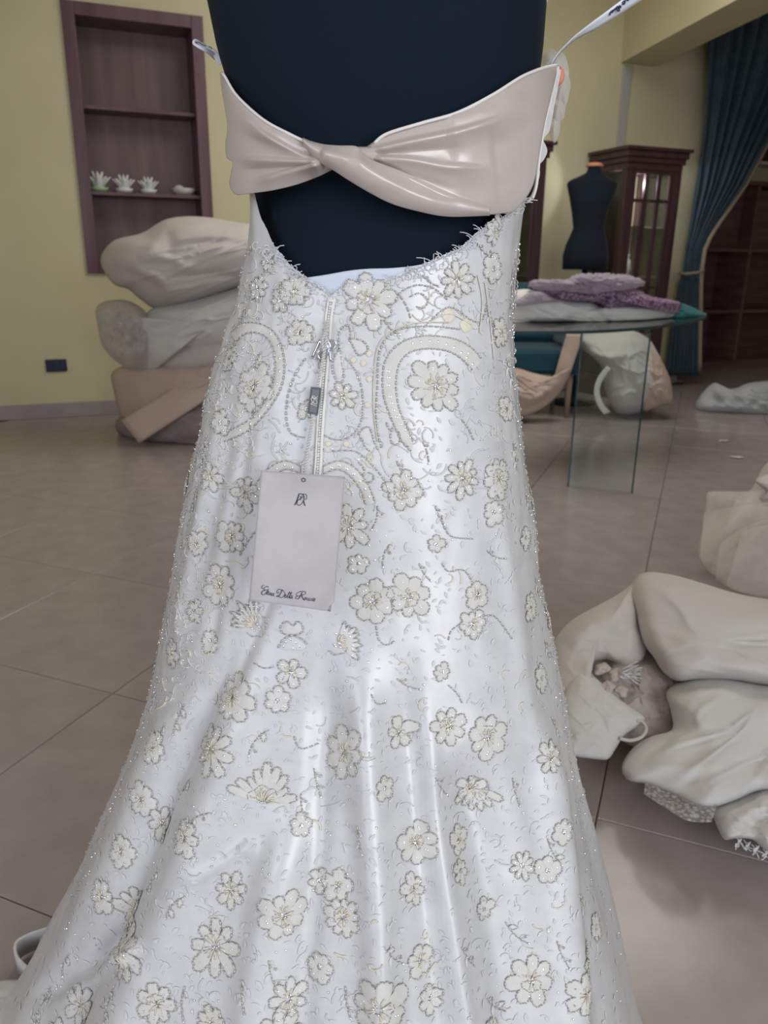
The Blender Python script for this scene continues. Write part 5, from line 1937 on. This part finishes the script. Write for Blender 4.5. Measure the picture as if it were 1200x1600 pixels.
# raised curls of corded thread that knit the motifs together
mb = MB()
mbc = MB()
for k in range(620):
    if k < 330:
        x, y = rg.uniform(300, 812), rg.uniform(430, 780)
    elif k < 480:
        y = rg.uniform(420, 1100)
        x = np.interp(y, [420, 600, 800, 1100], [388, 335, 292, 240]) + abs(rg.gauss(0, 35))
    else:
        x, y = rg.uniform(150, 930), rg.uniform(780, 1600)
    if (x - 680) ** 2 + (y - 603) ** 2 < 3600 or (x - 525) ** 2 + (y - 620) ** 2 < 1600:
        continue
    th, cu, ln = rg.uniform(0, 6.28), rg.choice((-1, 1)) * rg.uniform(0.5, 3.5), rg.uniform(14, 34)
    P = []
    for t in range(9):
        q = on_dress(x, y, 0.0007)
        if q is None or q[2] > 1.10:
            break
        P.append(q)
        x += math.cos(th) * ln / 8
        y += math.sin(th) * ln / 8
        th += cu / 8
    if len(P) > 4 and np.linalg.norm(np.diff(np.array(P), axis=0), axis=1).max() < 0.012:
        (mb if rg.random() < 0.7 else mbc).tube(np.array(P), rg.uniform(0.0006, 0.0011), 5, flat=0.7)
tag(mb.build('corded_curls', M_lacew, dress), kind='stuff')
tag(mbc.build('cream_curls', M_cream, dress), kind='stuff')
# scattered sequins and crystals
Ls = Lace()
for k in range(900):
    x, y = rg.uniform(20, 970), 430 + 1165 * rg.random()
    q, nn = hit(x, y)
    if q is None or q[2] > 1.12:
        continue
    if k < 420 and not (x < np.interp(y, [400, 700, 1000, 1400], [440, 400, 330, 200]) or x > np.interp(y, [400, 700, 1000, 1600], [745, 770, 815, 900])):
        continue
    Ls.dot(q + nn * 0.0006, nn, rg.uniform(0.0007, 0.0014))
tag(Ls.seq.build('scattered_sequins', M_sequin, dress, recalc=False), kind='stuff')
# beaded edge that stands out along both sides of the figure
Le = Lace()
for sgn in (-1, 1):
    for k in range(420):
        z = rg.uniform(0.30, 1.07)
        a = (math.pi - rg.uniform(-0.1, 0.5)) if sgn < 0 else rg.uniform(-0.1, 0.4)
        q = bodysurf(a, z, 0.004)
        nn = np.array([math.cos(a), -math.sin(a), 0.0])
        q = drop(q, nn, 0.0008)
        if rg.random() < 0.5:
            Le.dot(q, nn, rg.uniform(0.0008, 0.0016))
        else:
            dz_ = rg.uniform(0.003, 0.008)
            Le.cord.tube([q, q + np.array([0.001 * sgn, 0, -dz_ / 2]) + nn * 0.0006, q + np.array([0, 0, -dz_])], 0.0006, 4)
tag(Le.seq.build('edge_beads', M_sequin, dress, recalc=False), kind='stuff')
tag(Le.cord.build('edge_bugles', M_bead, dress, recalc=False), kind='stuff')

# eyelash fringe along the neckline
mb = MB()
nk = np.array([(425, 381), (450, 413), (475, 433), (505, 452), (522, 466), (535, 448), (560, 440), (600, 439), (640, 423), (680, 406), (720, 388), (750, 360), (790, 337), (826, 303)], float)
S = resample(nk, 260)
for i, (x, y) in enumerate(S):
    if 495 < x < 540 and rg.random() < 0.5:
        continue
    c = on_dress(x, y + 3, 0.001)
    if c is None:
        c = atY(x, y, bandY(x, y) + 0.004)
    L = rg.choice((4, 5, 6, 8, 10, 14, 20)) * 0.00065
    if 540 < x < 630:
        L *= 0.6
    th = rg.uniform(0.5, 2.4)
    dirv = np.array([math.cos(th), -0.25, math.sin(th)])
    cu = rg.uniform(-1, 1)
    pth = []
    for t in np.linspace(0, 1, 6):
        pth.append(c + dirv * L * t + np.array([cu * L * 0.7 * t * t, 0, -L * 0.4 * t * t]))
    mb.tube(np.array(pth), 0.00042, 4)
for k in range(150):
    x = rg.uniform(400, 826)
    y = np.interp(x, nk[:, 0], nk[:, 1]) + rg.uniform(2, 16)
    c, nn = hit(x, y)
    if c is None:
        continue
    th = rg.uniform(0, 6.28)
    r = rg.uniform(0.0015, 0.004)
    pth = [c + nn * 0.0012 + np.array([r * math.cos(th + q), 0, r * math.sin(th + q)]) for q in np.linspace(0, rg.uniform(2, 5), 7)]
    mb.tube(np.array(pth), 0.0004, 4)
tag(mb.build('eyelash_fringe', M_thread, dress), kind='stuff')

# ------------------------------------------------------------------ hang tag on a twisted cord
tag_root = empty('hang_tag', atY(470, 745, 0.66), 'pale vellum hang tag with script lettering on a grey twisted cord', 'tag')
COR = [(408, 735), (539, 745), (521, 956), (389, 938)]
ytop, ybot = 0.690, 0.640


def card(u, v, lift=0.0):
    a = np.array(COR[0]) * (1 - u) + np.array(COR[1]) * u
    b = np.array(COR[3]) * (1 - u) + np.array(COR[2]) * u
    q = a * (1 - v) + b * v
    curl = 0.006 * sstep(0.86, 1.0, (u + v) / 2) + 0.003 * math.sin(u * 3.1) - 0.002 * math.sin(v * 4)
    return atY(q[0], q[1], ytop * (1 - v) + ybot * v - lift - curl)


def card_px(x, y, lift=0.0006):
    # invert the bilinear card map
    u, v = 0.5, 0.5
    for _ in range(12):
        a = np.array(COR[0]) * (1 - u) + np.array(COR[1]) * u
        b = np.array(COR[3]) * (1 - u) + np.array(COR[2]) * u
        q = a * (1 - v) + b * v
        du = (np.array(COR[1]) - COR[0]) * (1 - v) + (np.array(COR[2]) - COR[3]) * v
        dv = b - a
        J = np.array([du, dv]).T
        s_ = np.linalg.solve(J, np.array([x, y]) - q)
        u, v = u + s_[0], v + s_[1]
    return card(u, v, lift)


mb = MB()
us = np.linspace(0, 1, 30)
V_ = np.linspace(0, 1, 40)
Gc = np.array([[card(u if not (v > 0.93 and u > 0.97) else 0.97 - (v - 0.93) * 0.6, v) for u in us] for v in V_])
mb.grid(Gc)
cardo = mb.build('card', M_paper, tag_root, solid=0.0005)
MONO = [[(530, 392), (505, 500), (450, 640), (392, 790)], [(340, 806), (405, 806)], [(515, 395), (600, 392), (660, 412)],
        [(560, 400), (640, 400), (690, 440), (722, 520), (715, 600), (680, 690), (620, 780), (545, 826), (480, 812), (460, 750), (475, 680), (520, 620), (590, 590)],
        [(650, 410), (760, 408), (812, 450), (820, 530), (795, 600), (740, 622)], [(700, 640), (718, 740), (762, 852)], [(590, 590), (600, 520), (648, 470)], [(585, 500), (590, 640)], [(625, 580), (660, 510)], [(680, 430), (700, 500)]]
MONO_BOLD = [[(532, 392), (507, 500), (455, 640), (395, 790)], [(672, 420), (715, 500), (718, 580)], [(702, 640), (722, 740), (758, 845)]]
trm = lambda x, y: card_px(445 + x / 24, 755 + y / 24)
strokes(MONO, trm, 0.00032, M_ink, 'monogram', cardo)
strokes(MONO_BOLD, trm, 0.00055, M_ink, 'monogram', cardo)
TXT = [[(150, 124), (128, 130), (118, 150), (126, 168), (142, 170)], [(206, 158), (204, 144), (184, 140), (158, 154), (150, 176), (168, 190), (182, 184)], [(168, 190), (136, 200), (116, 226), (120, 246), (142, 252), (166, 240), (176, 226)],
       [(165, 235), (200, 195), (210, 176), (195, 190), (180, 235), (190, 250)],
       [(192, 240), (210, 222), (214, 206), (203, 212), (197, 240), (208, 252), (224, 236)], [(226, 226), (221, 256)], [(222, 246), (238, 226), (246, 232), (238, 258), (250, 255)],
       [(280, 234), (262, 234), (252, 254), (260, 265), (276, 248), (283, 232), (275, 264), (286, 266)],
       [(402, 190), (352, 178), (320, 205), (326, 230), (348, 224), (340, 210)], [(395, 186), (375, 230), (350, 268), (315, 276), (333, 262), (370, 290), (410, 276), (428, 240), (415, 205), (385, 190)],
       [(425, 276), (441, 262), (445, 250), (433, 256), (428, 283), (440, 292), (455, 276)], [(455, 276), (490, 228), (497, 212), (483, 225), (462, 282), (471, 297)], [(475, 286), (514, 237), (522, 217), (508, 230), (488, 288), (497, 300)],
       [(530, 264), (512, 266), (500, 287), (509, 298), (526, 278), (533, 262), (524, 297), (537, 300)],
       [(662, 216), (640, 262), (612, 304), (575, 302), (572, 285), (595, 272), (630, 266)], [(590, 266), (580, 250), (603, 222), (650, 206), (700, 212), (706, 232), (682, 250), (645, 256)], [(650, 258), (662, 285), (678, 318), (692, 322)],
       [(706, 288), (690, 298), (688, 318), (702, 316), (712, 298), (704, 288), (722, 296)], [(748, 296), (732, 298), (724, 316), (734, 326), (750, 312)], [(776, 300), (760, 302), (752, 322), (762, 330), (778, 316)],
       [(818, 300), (798, 302), (786, 322), (795, 332), (812, 314), (824, 296), (812, 328), (824, 334), (838, 300)]]
strokes(TXT, lambda x, y: card_px(395 + x / 8.571, 900 + y / 8.571), 0.00027, M_ink, 'script_lettering', cardo)
strokes([[(168, 190), (136, 200), (116, 226), (120, 246)], [(392, 186), (372, 232), (350, 268)], [(660, 216), (640, 262), (614, 302)], [(652, 258), (664, 288), (680, 318)]], lambda x, y: card_px(395 + x / 8.571, 900 + y / 8.571), 0.00042, M_ink, 'script_lettering', cardo)
# eyelet
c = card_px(474, 750, 0.0008)
mb = MB()
mb.tube([c + np.array([0.0017 * math.cos(a), 0, 0.0017 * math.sin(a)]) for a in np.linspace(0, 2 * math.pi, 17)], 0.0004, 5)
mb.build('eyelet', M_ink, cardo)


def yfront(x, y, lift):
    p, n = hit(x, y)
    return p[1] - lift if p is not None else 0.72


def twisted(path, rad, lift, name, turns_px=9.0, r=None):
    L = smooth_line(path, 160)
    P = np.array([atY(x, y, yfront(x, y, lift)) for x, y in L])
    P[:, 1] = np.convolve(np.pad(P[:, 1], 8, mode='edge'), np.ones(17) / 17, 'valid')
    s = np.concatenate([[0], np.cumsum(np.linalg.norm(np.diff(L, axis=0), axis=1))])
    T = np.gradient(P, axis=0)
    T /= np.linalg.norm(T, axis=1)[:, None]
    A = np.cross(T, [0, 1.0, 0])
    A /= np.linalg.norm(A, axis=1)[:, None]
    B = np.cross(T, A)
    mb = MB()
    for k in range(2):
        ph = s / turns_px * 2 * math.pi + k * math.pi
        mb.tube(P + (A * np.cos(ph)[:, None] + B * np.sin(ph)[:, None]) * rad, r or rad * 0.95, 6)
    return mb.build(name, M_cord, tag_root)


twisted([(513, 500), (511, 512), (508, 520), (510, 530), (508, 545), (503, 570), (499, 590), (496, 606)], 0.0009, 0.008, 'twisted_cord')
twisted([(512, 515), (506, 524), (504, 535), (506, 548)], 0.0009, 0.010, 'twisted_cord')
twisted([(489, 648), (485, 675), (481, 700), (478, 725), (475, 742), (474, 750)], 0.00095, 0.010, 'twisted_cord')
# metal monogram charm
ych = yfront(508, 545, 0.006)
tz4 = lambda x, y: atY(465 + x / 10, 500 + y / 10, ych)
strokes([[(358, 312), (300, 440), (235, 585)]], tz4, 0.0017, M_silver, 'monogram_charm', tag_root, n=6, samples=4)
strokes([[(200, 592), (270, 600)], [(360, 320), (430, 310), (480, 322)], [(400, 478), (345, 485), (318, 530), (330, 585), (372, 608), (420, 585), (455, 510), (470, 430), (450, 370)],
         [(480, 322), (555, 322), (600, 360), (592, 420), (548, 460), (505, 462)], [(498, 465), (505, 540), (515, 610), (550, 630)], [(430, 420), (380, 400), (395, 360), (430, 350)]], tz4, 0.0011, M_silver, 'monogram_charm', tag_root, n=6)
strokes([[(470, 330), (505, 390), (500, 470), (450, 560)]], tz4, 0.0013, M_silver, 'monogram_charm', tag_root, n=6)
# pewter plate with rotated monogram
yp = yfront(490, 627, 0.008)
PC = [(485.5, 604), (503, 605.5), (497, 649), (480, 646.5)]
mb = MB()
Vp = [atY(x, y, yp) for x, y in PC] + [atY(x, y, yp + 0.0025) for x, y in PC]
mb.add(Vp, [(0, 1, 2, 3), (7, 6, 5, 4), (0, 4, 5, 1), (1, 5, 6, 2), (2, 6, 7, 3), (3, 7, 4, 0)])
pl = mb.build('name_plate', M_plate, tag_root, smooth=False, bevel=0.0004)
tz5 = lambda x, y: atY(465 + x / 10, 500 + y / 10, yp - 0.0004)
strokes([[(222, 1068), (352, 1080)], [(352, 1080), (304, 1460)], [(304, 1460), (172, 1440)], [(172, 1440), (222, 1068)]], tz5, 0.0002, M_ink, 'plate_border', pl)
strokes([[(200, 1310), (260, 1330), (302, 1350)], [(198, 1312), (235, 1290), (260, 1250), (240, 1210), (220, 1215), (215, 1250), (240, 1290), (285, 1310), (305, 1290), (290, 1250), (255, 1215)],
         [(235, 1180), (225, 1205), (250, 1225), (290, 1215), (315, 1190)], [(262, 1180), (280, 1215), (312, 1235)], [(205, 1240), (235, 1195), (265, 1185)]], tz5, 0.00032, M_white_edge, 'plate_monogram', pl)
